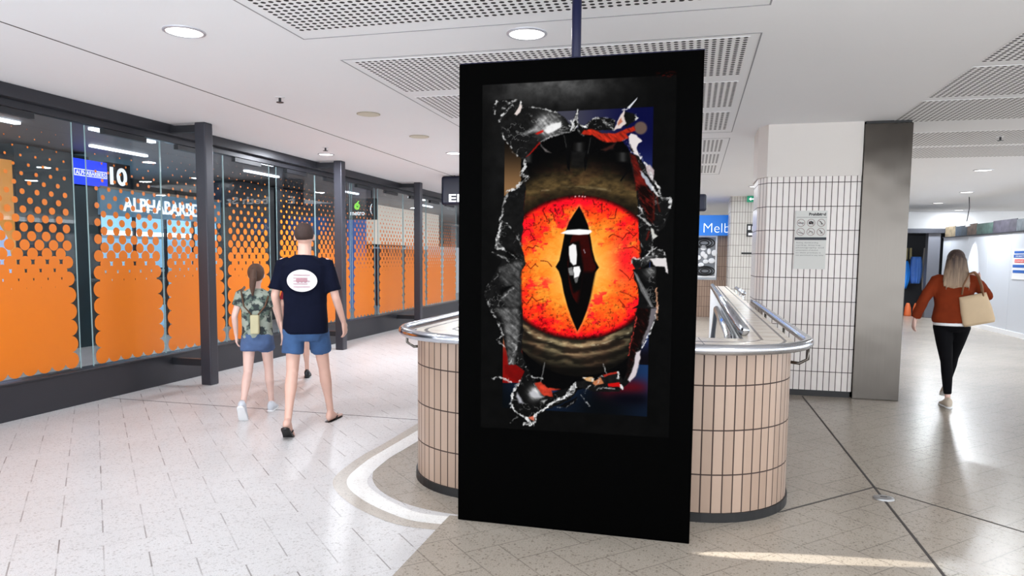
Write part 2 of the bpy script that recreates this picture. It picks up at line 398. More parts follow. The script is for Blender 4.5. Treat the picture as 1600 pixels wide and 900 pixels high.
# inlaid curved bands round the balustrade
def cr(P, n=8):
    out = []
    for i in range(len(P) - 1):
        p0, p1, p2, p3 = P[max(i - 1, 0)], P[i], P[i + 1], P[min(i + 2, len(P) - 1)]
        for k in range(n):
            t = k / n; out.append(tuple(.5 * (2 * b + (c - a) * t + (2 * a - 5 * b + 4 * c - d) * t * t + (3 * b - a - 3 * c + d) * t ** 3) for a, b, c, d in zip(p0, p1, p2, p3)))
    return out + [P[-1]]
go = [(-2.43, 14)] + cr([(-2.43, 6.6), (-2.43, 6.0), (-2.43, 5.28), (-2.44, 4.84), (-2.36, 4.30), (-2.05, 3.93), (-1.65, 3.69), (-1.37, 3.66)])
gw = [(-2.33, 14)] + cr([(-2.33, 6.6), (-2.33, 5.8), (-2.345, 5.1), (-2.345, 4.76), (-2.267, 4.32), (-2.0, 4.01), (-1.61, 3.775), (-1.37, 3.75)])
wi = [(-2.19, 14)] + cr([(-2.19, 6.6), (-2.19, 5.6), (-2.2, 5.2), (-2.21, 4.86), (-2.14, 4.38), (-1.93, 4.12), (-1.6, 3.90), (-1.37, 3.875)])
def band(A, B, m, z):
    b = MB()
    for i in range(len(A) - 1): b.face([A[i] + (z,), B[i] + (z,), B[i + 1] + (z,), A[i + 1] + (z,)][::-1])
    return trim(b, m)
band(go, gw, M['band_grey'], .0012); band(gw, wi, M['band_white'], .0012)
# metal expansion joints in the paving
def joint(a, c, w=.012):
    a, c = Vector(a), Vector(c); d = (c - a).normalized(); n = Vector((-d.y, d.x)) * w / 2
    b = MB(); b.prism([tuple(a - n), tuple(c - n), tuple(c + n), tuple(a + n)], .0002, .0018); trim(b, M['slot'])
joint((1.245, -2), (1.245, 8.5), .016); joint((1.25, 5.18), (6.2, .23), .013); joint((1.24, 5.18), (.55, 4.49), .011)
joint((-6.0, 6.15), (-1.6, 6.15), .008)

# ------------------------------------------------------------------ glazed partition on the left
GX = -6.09
b = MB(); b.box(-6.18, -6.02, -2, 30, 0, .335); b.box(-6.20, -6.00, -2, 30, .335, .352)
o = b.build('glazing_plinth', M['charcoal']); bev(o, .003); tag(o, 'long charcoal plinth under the orange dotted glazing', 'plinth')
b = MB(); b.box(-6.16, -5.96, -2, 30, 2.93, 3.049); b.box(-6.13, -6.05, -2, 30, 2.86, 2.93)
o = b.build('glazing_header', M['charcoal']); bev(o, .004); tag(o, 'charcoal header beam along the top of the dotted glazing', 'beam')
def post(x, y, label):
    r = empty('support_post', (x, y, 0), label, 'post', 'grey posts in front of the glazing')
    bev(MB().box(x - .07, x + .07, y - .07, y + .07, 0, CH).build('shaft', M['post'], r), .012, 3)
    MB().box(-5.958, x - .07, y - .035, y + .035, 2.95, 3.03).build('bracket', M['charcoal_dark'], r)
    MB().box(-6.018, x - .07, y - .035, y + .035, .22, .30).build('bracket', M['charcoal_dark'], r)
post(-5.53, 7.16, 'grey square post left of the walking couple, nearest the viewer')
post(-5.56, 10.46, 'grey square post just right of the man in the dark shirt')
post(-5.55, 13.8, 'grey square post between the man and the display, farthest')
panels = [(4.42, 5.89, 'orange dotted glass pane at the left edge of the photo', -.155), (6.045, 7.10, 'dotted glass pane showing the number ten sign behind it', 0), (7.105, 8.245, 'dotted glass pane cut by the nearest grey post', 0),
          (8.25, 9.30, 'dotted glass pane behind the girl in the patterned shirt', 0), (9.48, 10.60, 'dotted glass pane behind the head of the man', 0), (10.605, 11.84, 'dotted glass pane just left of the middle post', 0),
          (11.90, 12.86, 'dotted glass pane right of the middle post, before the blue board', 0), (13.0, 14.26, 'dotted glass pane in front of the brown counter', 0), (14.27, 15.6, 'dotted glass pane left of the farthest grey post', 0),
          (15.62, 16.7, 'dotted glass pane right of the farthest grey post', 0), (16.72, 17.8, 'dotted glass pane next to the left edge of the display', 0)]
for y0, y1, lb, ext in panels:
    r = empty('glass_pane', (GX, y0, .352), lb, 'glass pane', 'orange dotted glass panes')
    MB().box(GX - .006, GX + .006, y0, y1, .354, 2.855).build('glass_sheet', M['glass'], r)
    for y in (y0, y1 - .004): MB().box(GX - .0065, GX + .0065, y, y + .004, .36, 2.85).build('polished_edge', M['glassedge'], r)
    a, c = y0 + .115 + ext, y1 - .115; n = max(4, round((c - a) / .152)); px = (c - a) / n; X = GX + .0085; e = .085
    f = MB().face([(X, a - e, .37), (X, c + e, .37), (X, c + e, 2.80), (X, a - e, 2.80)], [(-e, -.085), (c - a + e, -.085), (c - a + e, 2.345), (-e, 2.345)]).build('dot_film', M['film'], r)
    l = f.data.uv_layers.new(name='lattice')
    for q in l.data: q.uv = (n, px)
    f.data.uv_layers.active_index = 0
    MB().box(GX - .03, GX + .03, (y0 + y1) / 2 - .30, (y0 + y1) / 2 + .30, 2.80, 2.855).build('top_clamp', M['charcoal_dark'], r)

# ------------------------------------------------------------------ shops behind the glazing
b = MB(); b.box(-9.95, -9.62, 8.3, 9.27, 0, 3.12); b.box(-11.7, -9.72, 9.3, 9.72, 0, 3.12); b.box(-9.74, -9.64, 9.27, 9.78, 0, 2.62)
o = b.build('shop_partition', mat('teal_dark_panel', (28, 50, 58), .35, var=.5, vs=2.5)); tag(o, 'dark teal panelled partition behind the leftmost glass pane', 'partition')
r = empty('advertising_lightbox', (-9.6, 7.2, .3), 'backlit poster of a person against orange, at far left behind the glass', 'lightbox')
MB().box(-9.72, -9.62, 7.1, 8.29, .25, 2.92).build('case', M['charcoal_dark'], r)
MB().box(-9.62, -9.61, 7.15, 8.25, .30, 2.87).build('poster', mat('poster_amber', (196, 132, 60), .5, emit=(196, 132, 60), es=.6, var=.4, vs=2), r)
b = MB(); b.prism([(7.5, .3), (8.2, .3), (8.22, 1.1), (8.12, 1.75), (8.0, 1.95), (7.95, 2.2), (7.8, 2.3), (7.66, 2.2), (7.6, 1.9), (7.45, 1.7)], -9.61, -9.60, 'x')
b.build('printed_figure', mat('poster_blue', (160, 180, 215), .5, emit=(150, 175, 220), es=.6, var=.4, vs=3), r)
r = empty('shop_lightbox', (-9.6, 9.6, 2.62), 'bright blue lightbox sign behind the second glass pane', 'sign')
MB().box(-9.70, -9.60, 9.29, 9.96, 2.64, 3.05).build('case', M['charcoal_dark'], r)
MB().box(-9.60, -9.595, 9.29, 9.96, 2.64, 3.05).build('face', mat('blue_light', (28, 60, 225), .4, emit=(28, 60, 230), es=.9), r)
b = MB(); b.box(-9.595, -9.592, 9.30, 9.95, 2.78, 2.792).box(-9.595, -9.592, 9.30, 9.95, 2.878, 2.89).box(-9.595, -9.592, 9.30, 9.312, 2.79, 2.88).box(-9.595, -9.592, 9.938, 9.95, 2.79, 2.88)
b.build('outline', M['textwhite'], r)
text('ALPHABARBERS', 'lettering', M['textwhite'], r, (-9.592, 9.33, 2.80), .08, '+x', fit=(.59, .068))
r = empty('number_sign', (-9.6, 10.2, 2.62), 'black sign with the white number ten behind the glass', 'sign')
MB().box(-9.68, -9.60, 9.97, 10.47, 2.62, 3.07).build('board', M['charcoal_dark'], r)
text('10', 'numeral', M['textwhite'], r, (-9.598, 10.02, 2.70), .4, '+x', bold=.012, fit=(.37, .30))
# barber shop front
r = empty('barber_shopfront', (-9.6, 11.3, 0), 'blue lit barber shop front behind the dotted glass, white lettering on its fascia', 'shopfront')
lb = mat('fascia_blue', (120, 165, 195), .4, var=.12, vs=1.2)
MB().box(-9.72, -9.60, 9.79, 12.9, 2.18, 2.62).build('fascia', lb, r)
MB().box(-9.72, -9.58, 9.79, 12.9, 2.62, 2.66).build('cornice', mat('cornice_tan', (150, 140, 128), .5), r)
text('ALPHABARBERS', 'lettering', M['textwhite'], r, (-9.595, 10.28, 2.27), .3, '+x', depth=.012, bold=.004, fit=(2.22, .25))
b = MB(); b.box(-11.6, -9.7, 9.74, 9.79, 0, 2.6).box(-11.6, -9.7, 12.9, 12.95, 0, 2.6).box(-11.65, -11.6, 9.79, 12.9, 0, 2.6).box(-11.6, -9.7, 9.79, 12.9, 2.45, 2.5)
b.build('interior', mat('shop_interior', (150, 185, 205), .5, emit=(150, 195, 225), es=.6), r)  # walls glow by themselves; the shop's lighting is put into their material
for z in (1.84, 1.2): MB().box(-11.5, -9.74, 9.9, 12.8, z, z + .02).build('shelf', M['white'], r)
for x in (-9.74, -10.8): MB().box(x - .03, x, 9.9, 12.85, 1.86, 1.93).build('strip_light', mat('strip', (255, 255, 255), .5, emit=(235, 248, 255), es=4), r)
b = MB()
for k in range(5): b.box(-9.68, -9.63, 9.79 + k * .765, 9.83 + k * .765, 0, 2.18)
b.build('mullion', M['charcoal_dark'], r)
for k in range(4):
    y = 10.15 + k * .75; r2 = empty('barber_chair', (-10.5, y, 0), ['dark barber chair leftmost inside the barber shop', 'dark barber chair second inside the barber shop', 'dark barber chair third inside the barber shop', 'dark barber chair rightmost inside the barber shop'][k], 'chair', 'barber chairs')
    bev(MB().box(-10.75, -10.3, y - .24, y + .24, .5, .62).build('seat', M['rubber'], r2), .03)
    bev(MB().box(-10.82, -10.72, y - .22, y + .22, .62, 1.25).build('backrest', M['rubber'], r2), .03)
    MB().tube([(-10.5, y, .02), (-10.5, y, .5)], .05).tube([(-10.5, y, 0), (-10.5, y, .03)], .25, 20).build('pedestal', M['chrome'], r2)
b = MB(); b.box(-9.9, -9.62, 12.96, 14.9, 0, 3.12)
o = b.build('shop_wall_panel', mat('graphite_panel', (50, 54, 60), .3, var=.3, vs=1.2)); tag(o, 'graphite wall panel between the barber shop and the navy panels', 'wall panel')
b = MB(); b.box(-9.9, -9.60, 14.92, 18.45, 0, 3.12)
o = b.build('shop_wall_panel', mat('navy_panel', (22, 28, 46), .3, var=.4, vs=1)); tag(o, 'navy wall panel seen behind the head of the man', 'wall panel')
# supermarket blade sign, blue board and pale shop
r = empty('supermarket_sign', (-7, 14, 2.3), 'black hanging sign with green leafy swirl logo behind the glass', 'sign')
bev(MB().box(-7.42, -6.60, 14, 14.10, 2.31, 2.76).build('board', M['charcoal_dark'], r), .006)
b = MB()
for s in (-1, 1):
    P = [(-7.03 + s * .055 * (1 - t) ** .3 * math.sin(3.4 * t) * 1.2, 13.992, 2.66 - .14 * t + 0) for t in [k / 12 for k in range(13)]]
    b.tube(P, .010, 8)
b.tube([(-7.03 + .055 * math.cos(a), 13.992, 2.585 + .055 * math.sin(a)) for a in [k * .35 for k in range(17)]], .013, 8)
b.tube([(-7.03 + .026 * math.cos(a), 13.992, 2.585 + .026 * math.sin(a)) for a in [k * .45 for k in range(13)]], .009, 8)
b.tube([(-7.03, 13.992, 2.66), (-6.99, 13.992, 2.70)], .012, 8)
b.build('logo', mat('leaf_green', (140, 225, 70), .5, emit=(130, 225, 70), es=.9), r)
for x in (-7.3, -6.72): MB().tube([(x, 14.05, 2.75), (x, 14.05, 3.16)], .012, 8).build('hanger', M['charcoal'], r)
text('metro', 'lettering', M['textwhite'], r, (-7.20, 13.998, 2.40), .12, '-y', fit=(.34, .085), bold=.002)
text('(', 'edge_mark', M['textwhite'], r, (-6.73, 13.998, 2.42), .2, '-y', fit=(.05, .22))
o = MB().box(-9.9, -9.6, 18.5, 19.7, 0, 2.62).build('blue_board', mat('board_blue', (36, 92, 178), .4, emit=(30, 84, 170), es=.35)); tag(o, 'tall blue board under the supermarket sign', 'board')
o = MB().box(-9.9, -9.6, 19.75, 26, 1.9, 3.12).build('shop_bulkhead', mat('cream_bulkhead', (225, 212, 200), .5, emit=(225, 212, 200), es=.45)); tag(o, 'cream bulkhead over the shop right of the blue board', 'bulkhead')  # emits faintly; the shop's lighting is put into the cream material
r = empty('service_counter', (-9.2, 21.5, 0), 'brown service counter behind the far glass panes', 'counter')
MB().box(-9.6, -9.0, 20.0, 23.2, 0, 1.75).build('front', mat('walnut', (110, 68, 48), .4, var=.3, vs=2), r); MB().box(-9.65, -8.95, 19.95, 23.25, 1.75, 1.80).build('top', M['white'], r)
o = MB().box(-9.9, -9.6, 23.4, 30, 0, 1.9).build('shop_wall_panel', mat('pale_panel', (196, 200, 206), .4, emit=(190, 196, 204), es=.35)); tag(o, 'pale grey shop wall seen through the farthest glass panes', 'wall panel')  # wall emission stands in for the light inside the shop
for k, (x, y) in enumerate([(-8.2, 6.6), (-7.6, 8.2), (-8.8, 9.4), (-7.4, 10.9), (-8.4, 12.6), (-7.2, 14.6), (-8.6, 16.6), (-7.6, 18.8), (-8.4, 21.5)]):
    o = MB().box(x - .04, x + .04, y - .55, y + .55, 3.13, 3.16).build('linear_ceiling_light', mat('linear_lamp', (255, 255, 255), .5, emit=(235, 242, 255), es=4) if k == 0 else bpy.data.materials['linear_lamp'])
    tag(o, 'slim linear light on the dark shop ceiling, ' + ['nearest the viewer at the far left', 'second from the viewer, above the blue lightbox', 'third in line, above the number ten sign', 'fourth from the viewer, before the nearest post', 'fifth, behind the girl and the nearest post', 'sixth, left of the middle post', 'seventh, just right of the middle post', 'eighth, above the cream bulkhead', 'farthest of all, near the display'][k], 'ceiling light', 'linear lights above the shop walkway')
for k, (x, y) in enumerate([(-7.9, 6.5), (-7.9, 11), (-7.9, 17), (-8, 23)]):
    area('shop_walkway_lamp', (x, y, 3.12), .08, 34 * LAMPK, (.86, .93, 1), 'RECTANGLE', sy=1.1)

# ------------------------------------------------------------------ tiled balustrade round the escalators
def rrect(x0, x1, yf, yb, r, n=14):                           # open U: left side far end -> front -> right side far end
    P = [(x0, yb)]
    for k in range(n + 1): a = math.pi + math.pi / 2 * k / n; P.append((x0 + r + r * math.cos(a), yf + r + r * math.sin(a)))
    for k in range(n + 1): a = 1.5 * math.pi + math.pi / 2 * k / n; P.append((x1 - r + r * math.cos(a), yf + r + r * math.sin(a)))
    return P + [(x1, yb)]
def resample(P, st=.1):
    out = [P[0]]
    for a, c in zip(P, P[1:]):
        L = math.dist(a, c); n = max(1, int(L / st))
        for k in range(1, n + 1): out.append((a[0] + (c[0] - a[0]) * k / n, a[1] + (c[1] - a[1]) * k / n))
    return out
OUT = resample(rrect(-1.89, .62, 4.20, 13.9, .6), .3)
def offs(P, d):
    q = []
    for i, p in enumerate(P):
        a = Vector(P[max(i - 1, 0)]); c = Vector(P[min(i + 1, len(P) - 1)]); t = (c - a).normalized(); q.append((p[0] + t.y * d, p[1] - t.x * d))
    return q
root = empty('escalator_balustrade', (-.63, 4.5, 0), 'curved sand-tiled balustrade with steel rail behind the black display', 'balustrade')
def strip(P, z0, z1, b, flip=False, u0=0):
    u = u0
    for a, c in zip(P, P[1:]):
        L = math.dist(a, c); q = [a + (z0,), c + (z0,), c + (z1,), a + (z1,)]; w = [(u, z0), (u + L, z0), (u + L, z1), (u, z1)]
        if flip: q.reverse(); w.reverse()
        b.face(q, w); u += L
b = MB(); strip(OUT, .055, 1.0, b); b.build('tile_cladding', M['tile_bal'], root, smooth=True)
IN = [(-1.5, 13.9), (-1.5, 5.2), (-1.3, 4.86), (-1.1, 4.78), (-.3, 4.78), (.15, 4.78), (.28, 4.84), (.33, 4.95), (.33, 13.9)]
b = MB(); strip(resample(IN, .3), -.0, 1.0, b, True); b.build('inner_lining', M['white'], root)
sk = offs(OUT, .004); sk2 = offs(OUT, .012)
b = MB(); strip(sk2, .0, .055, b)
for i in range(len(sk) - 1): b.face([sk2[i] + (.055,), sk2[i + 1] + (.055,), OUT[i + 1] + (.055,), OUT[i] + (.055,)])
b.build('skirting', M['rubber'], root)
# tiled coping: a slab bridging outer to inner outline
def near_in(p):
    x = min(max(p[0], -1.5), .33); y = max(p[1], 4.78)
    if p[1] < 4.9 or True:
        cx0, cx1 = -1.29, .02
        if p[1] >= 4.8: return (-1.5, p[1]) if p[0] < 0 else (.33, p[1])
        if cx0 <= p[0] <= cx1: return (p[0] * .96, 4.78)
        c = (cx0, 4.8) if p[0] < cx0 else (cx1, 4.8); a = math.atan2(p[1] - c[1], p[0] - c[0])
        ix = (-1.29 + .1, .02 - .02)[p[0] > cx1]; rx, ry = (.31, .02) if p[0] > cx1 else (.31, .02)
        return (ix + rx * math.cos(a), 4.80 + ry * math.sin(a))
INN = [near_in(p) for p in OUT]
b = MB(); u = 0
OC = offs(OUT, .012)
for i in range(len(OUT) - 1):
    L = math.dist(OUT[i], OUT[i + 1]); uv = [(u, 0), (u + L, 0), (u + L, 1), (u, 1)]; u += L
    b.face([OC[i] + (1.03,), OC[i + 1] + (1.03,), INN[i + 1] + (1.03,), INN[i] + (1.03,)], uv)
    b.face([OC[i] + (1.0,), OC[i + 1] + (1.0,), OC[i + 1] + (1.03,), OC[i] + (1.03,)], [(0, 0)] * 4)
    b.face([INN[i + 1] + (.99,), INN[i] + (.99,), INN[i] + (1.03,), INN[i + 1] + (1.03,)], [(0, 0)] * 4)
    b.face([INN[i] + (1.0,), INN[i + 1] + (1.0,), OC[i + 1] + (1.0,), OC[i] + (1.0,)], [(0, 0)] * 4)
b.build('coping', M['coping'], root)
RP = offs(OUT, .10)
RP = [p for p in RP if not (p[0] > 0 and p[1] > 9.3)]
MB().tube([p + (1.035,) for p in RP], .031, 16).build('handrail', M['rail'], root, smooth=True)
for i, p in enumerate(OUT):
    q = offs(OUT, .10)[i]
    if not ((p[0] > .5 or p[0] < -1.8) and i % 5 == 1) or (p[0] > 0 and p[1] > 9.2): continue
    m_ = ((p[0] + q[0]) / 2, (p[1] + q[1]) / 2)
    MB().tube([p + (.90,), (m_[0], m_[1], .895), (q[0], q[1], .925), q + (1.01,)], .010, 8).build('rail_bracket', M['steel'], root, smooth=True)
MB().tube([(.345, 4.98, 1.065), (.345, 13.2, 1.065)], .036, 16).build('inner_rail', M['rail'], root, smooth=True)
# short rail further along
r = empty('short_handrail', (.70, 10.6, 0), 'short steel handrail beyond the balustrade, before the far tiled pillar', 'handrail')
MB().tube([(.70, 10.4, 1.065), (.70, 12.2, 1.065)], .03, 12).build('tube', M['rail'], r, smooth=True)
for y in (10.5, 11.3, 12.1): MB().tube([(.70, y, 1.05), (.70, y, .93), (.63, y, .93)], .01, 8).build('rail_bracket', M['chrome'], r, smooth=True)
# two escalators going down in the well
def escalator(xc, label):
    r = empty('escalator', (xc, 9, 0), label, 'escalator', 'escalators in the well')
    y0, y1, y2 = 5.3, 8.6, 13.6
    prof = [(y0, 0.0), (y1, 0.0), (y2, -2.4)]
    for s in (-1, 1):
        x = xc + s * .36
        b = MB(); b.prism([(y0, .02), (y1, .02), (y2, -2.35), (y2, -1.45), (y1, .90), (y0, .90)], x - .006, x + .006, 'x'); b.build('glass_side', M['glass'], r)
        P = [(x, y0 + .05, .30), (x, y0 - .05, .60), (x, y0 + .03, .88), (x, y0 + .3, .96), (x, y1, .96), (x, y2, -1.40)]
        MB().tube(P, .035, 12).build('handrail', M['chrome'], r, smooth=True)
        b = MB(); b.prism([(y0, -.02), (y1, -.02), (y2, -2.4), (y2, -2.28), (y1, .10), (y0, .10)], x - .07 * (s < 0) - .0, x + .07 * (s > 0), 'x'); b.build('skirt', M['steel'], r)
    st = mat('step_metal', (96, 96, 100), .4, .7) if 'step_metal' not in bpy.data.materials else bpy.data.materials['step_metal']
    for k in range(26):
        y = y0 + .4 * k * .5; 
        z = -.03 if y < y1 else -.03 - (y - y1) * .48
        bev(MB().box(xc - .285, xc + .285, y, y + .39 if y < y1 else y + .21, z - .12, z).build('step', st, r), .004)
escalator(-.08, 'right-hand escalator with glass side and steel handrail, beside the tiled coping')
escalator(-1.02, 'left-hand escalator mostly hidden behind the black display')

# ------------------------------------------------------------------ the black display
DX0, DX1, DY, DH = -1.301, .024, 3.847, 2.617
r = empty('digital_display', ((DX0 + DX1) / 2, DY, 0), 'tall black advertising display showing a fiery reptile eye behind torn metal', 'display')
bev(MB().box(DX0, DX1, DY, DY + .16, 0.0, DH).build('casing', M['black'], r), .004)
b = MB(); b.box(DX0 - .001, DX1 + .001, DY + .03, DY + .13, DH, DH + .012); b.build('top_trim', M['navy'], r)
bev(MB().tube([(-.655, DY + .08, DH), (-.655, DY + .08, CH - .01)], .026, 16).build('ceiling_pole', M['navy'], r, smooth=True), .001)
bev(MB().tube([(-.655, DY + .08, CH - .02), (-.655, DY + .08, CH)], .06, 24).build('pole_flange', M['navy'], r), .002)
# --- picture shown on the big screen: evaluated at image pixel coordinates X,Y (arrays), returns display RGB 0..1
def _hash(i, j, s):
    h = (i.astype(np.int64) * 374761393 + j.astype(np.int64) * 668265263 + s * 974634777) & 0xffffffff
    h = ((h ^ (h >> 13)) * 1274126177) & 0xffffffff
    return ((h ^ (h >> 16)) & 0xffff) / 65535.0
def vnoise(x, y, s=0):
    i = np.floor(x); j = np.floor(y); u = x - i; v = y - j
    u = u * u * (3 - 2 * u); v = v * v * (3 - 2 * v)
    a = _hash(i, j, s); b = _hash(i + 1, j, s); c = _hash(i, j + 1, s); d = _hash(i + 1, j + 1, s)
    return (a * (1 - u) + b * u) * (1 - v) + (c * (1 - u) + d * u) * v
def fbm(x, y, s=0, o=4):
    t = 0; a = .5; n = 0
    for k in range(o):
        t = t + a * vnoise(x, y, s + k * 17); n += a; a *= .55; x = x * 2.03 + 5.1; y = y * 2.03 + 1.7
    return t / n
def sstep(a, b, x):
    t = np.clip((x - a) / (b - a), 0, 1); return t * t * (3 - 2 * t)
def psdf(X, Y, P):
    d = np.full(X.shape, 1e9); sgn = np.ones(X.shape)
    n = len(P)
    for i in range(n):
        x0, y0 = P[i]; x1, y1 = P[i - 1]
        ex, ey = x1 - x0, y1 - y0; wx, wy = X - x0, Y - y0
        t = np.clip((wx * ex + wy * ey) / (ex * ex + ey * ey + 1e-9), 0, 1)
        d = np.minimum(d, (wx - ex * t) ** 2 + (wy - ey * t) ** 2)
        c = ((Y >= y0) & (Y < y1) & (ex * wy > ey * wx)) | ((Y < y0) & (Y >= y1) & (ex * wy < ey * wx))
        sgn = np.where(c, -sgn, sgn)
    return sgn * np.sqrt(d)
def lsdf(X, Y, P):
    d = np.full(X.shape, 1e9)
    for (x0, y0), (x1, y1) in zip(P, P[1:]):
        ex, ey = x1 - x0, y1 - y0; wx, wy = X - x0, Y - y0
        t = np.clip((wx * ex + wy * ey) / (ex * ex + ey * ey + 1e-9), 0, 1)
        d = np.minimum(d, (wx - ex * t) ** 2 + (wy - ey * t) ** 2)
    return np.sqrt(d)
def crop(x0, y0, s, P): return [(x0 + x / s, y0 + y / s) for x, y in P]
def art(X, Y):
    img = np.zeros(X.shape + (3,))
    def over(m, col):
        nonlocal img
        col = np.asarray(col, float)
        img = img * (1 - m[..., None]) + m[..., None] * col
    A = lambda d, w=.8: np.clip(.5 - d / w, 0, 1)
    wx = X + 3.2 * (fbm(X / 7, Y / 7, 3) - .5); wy = Y + 3.2 * (fbm(X / 7, Y / 7, 9) - .5)
    def grey(v, c=(1, 1, 1)): return np.clip(v, 0, 1)[..., None] * np.array(c)
    # stone backdrop
    n = fbm(X / 14, Y / 14, 1, 5)
    scr = A(psdf(X, Y, [(754, 133), (1057, 117), (1046, 684), (751, 667)]))
    g = .026 + .25 * np.exp(-((X - 868) / 85) ** 2 - ((Y - 128) / 34) ** 2) + .05 * np.exp(-((X - 790) / 30) ** 2 - ((Y - 230) / 110) ** 2)
    g = g * (.45 + 1.1 * n)
    g = g * np.where(X > 1010, .8, 1)
    over(scr, grey(g))
    over(A(lsdf(X, Y, [(755.5, 134), (755.5, 200)]), .8) * .25, (.4, .4, .45))
    # blurred street photo
    ph = A(psdf(X, Y, [(789, 178), (1021, 167), (1011, 651), (785, 637)]))
    top = sstep(880, 1000, X)
    c = (1 - top)[..., None] * np.array((.25, .25, .30)) + top[..., None] * np.array((.02, .03, .22))
    c = c + (sstep(215, 290, Y) * top)[..., None] * np.array((.12, .17, .18))
    tan = sstep(845, 835, X)
    c = c * (1 - tan[..., None]) + tan[..., None] * (grey(.10 + .85 * sstep(215, 300, Y), (.55, .41, .27)))
    low = sstep(520, 560, Y)
    cb = np.array((.05, .11, .20)) * (.6 + .8 * sstep(640, 590, Y))[..., None] * (.8 + .5 * np.sin(X / 26))[..., None]
    red = np.exp(-((X - 975) / 38) ** 4 - ((Y - 606) / 13) ** 2); cb = cb * (1 - red[..., None]) + red[..., None] * np.array((.33, .03, .08))
    dk = np.exp(-((X - 985) / 30) ** 4 - ((Y - 624) / 11) ** 2); cb = cb * (1 - dk[..., None]) + dk[..., None] * np.array((.01, .01, .05))
    cb = np.where(((X > 990) & (Y < 570))[..., None], np.array((.03, .02, .05)), cb)
    cb = np.where(((X < 822) & (Y < 598))[..., None], np.array((.5, .04, .03)), cb)
    c = c * (1 - low[..., None]) + low[..., None] * cb
    over(ph, c)
    over(A(np.hypot(X - 1001, Y - 200) - 10, 3), (.38, .31, .28))
    # black hole torn in the metal
    hole = [(815, 236), (842, 212), (885, 205), (905, 200), (935, 205), (975, 222), (990, 245), (1000, 300), (1003, 400), (1003, 480), (990, 560), (974, 598), (930, 604), (890, 612), (842, 606), (817, 580), (812, 480), (812, 320)]
    H = A(psdf(wx, wy, hole), 1.5)
    over(H, (.004, .004, .006))
    over(A(psdf(wx, wy, [(995, 300), (1012, 300), (1015, 420), (1016, 480), (990, 500)]), 2), (.02, .02, .022))
    # upper lid
    ex, ey = 905., 418.
    def ell(rx, ry, cx=ex, cy=ey): return np.sqrt(((X - cx) / rx) ** 2 + ((Y - cy) / ry) ** 2)
    inx = H * sstep(812, 817, wx) * sstep(1003, 997, wx)
    e = ell(150, 176); n2 = fbm(X / 9, Y / 5, 21, 4); n3 = fbm(X / 30, Y / 20, 5)
    lid = sstep(1.05, .90, e) * (Y < 400)
    v = .08 + .22 * np.exp(-((Y - 285 - ((X - 905) / 95) ** 2 * 22) / 18) ** 2)
    lc = grey(v * (.45 + 1.1 * n2) * (1 - .55 * sstep(.85, 1.02, e)), (.95, .76, .45)) + grey(.05 * (n3 > .6), (1, .2, .2)) * .5
    over(lid * inx, lc)
    hl = np.exp(-((Y - 293 - ((X - 905) / 90) ** 2 * 14) / 2.0) ** 2) * sstep(.35, .75, fbm(X / 14, Y / 3, 8)) * (np.abs(X - 900) < 55)
    over(hl * inx * .55, (.62, .56, .42))
    # lower lid with folds
    lo = (Y > 480) & (ell(142, 186, 905, 402) < 1)
    f = ell(132, 120, 905, 412)
    fold = (.5 + .5 * np.cos((f - 1.06) * 46 + 5. * (fbm(X / 26, Y / 9, 151, 3) - .5) + 1.2 * n2)) ** 1.5
    tone = .13 + .48 * fold * np.exp(-(f - 1.05) / .35) * (.6 + .8 * n2)
    tone = tone * (1 - .93 * sstep(1.16, 1.50, f)) * (.55 + .55 * np.exp(-((X - 890) / 75) ** 2))
    lc = grey(tone * 1.02, (.90, .80, .60)) + grey(.06 * sstep(.45, .65, n3), (1, .3, .2)) * np.clip(tone * 4, 0, 1)[..., None]
    over(lo * inx * 1., lc)
    hl = np.exp(-((f - 1.075) / .012) ** 2) * sstep(.45, .7, fbm(X / 9, Y / 4, 31)) * (Y > 500)
    over(hl * inx * .7, (.80, .76, .62))
    # iris
    r = ell(127, 113)
    ang = np.arctan2((Y - ey) / 113, (X - ex) / 127)
    streak = fbm(ang * 9 + 3 * n2, r * 3.2 + 1.5 * n3, 41, 5); blot = fbm(X / 15 + 2 * n2, Y / 13 - 2 * n2, 51, 5)
    t = r + .26 * (streak - .5) + .42 * (blot - .5) - .03
    col = np.zeros(img.shape)
    stops = [(.15, (1., .72, .32)), (.50, (1., .58, .17)), (.66, (.98, .40, .10)), (.80, (.97, .20, .08)), (.93, (.95, .06, .10)), (1.02, (.62, .02, .02)), (1.2, (.2, .0, .0))]
    for k in range(3): col[..., k] = np.interp(t, [s[0] for s in stops], [s[1][k] for s in stops])
    hot = .8 * sstep(.60, .68, fbm(X / 22 + n2, Y / 22, 61, 4)) * sstep(.33, .5, r) * sstep(1.0, .9, r)
    hot = np.maximum(hot, .9 * np.exp(-((X - 978) / 20) ** 2 - ((Y - 400) / 45) ** 2)) * sstep(.3, .6, blot + .15)
    hot = np.maximum(hot, .9 * np.exp(-((X - 905) / 40) ** 2 - ((Y - 316) / 8) ** 2))
    col = col * (1 - .85 * hot[..., None]) + .85 * hot[..., None] * np.array((1., .03, .16))
    col = col * (1 - .45 * sstep(.62, .8, fbm(X / 3.2, Y / 3.2, 71, 2))[..., None] * sstep(.4, .8, r)[..., None])
    col = col * (1 - .75 * sstep(.93, 1.0, r)[..., None])
    col = col * (1 - .4 * sstep(835, 812, X))[..., None] if False else col
    over(A(psdf(X, Y, [(ex + 127 * math.cos(a / 30 * math.pi), ey + 113 * math.sin(a / 30 * math.pi)) for a in range(60)]), 2.5) * inx, col)
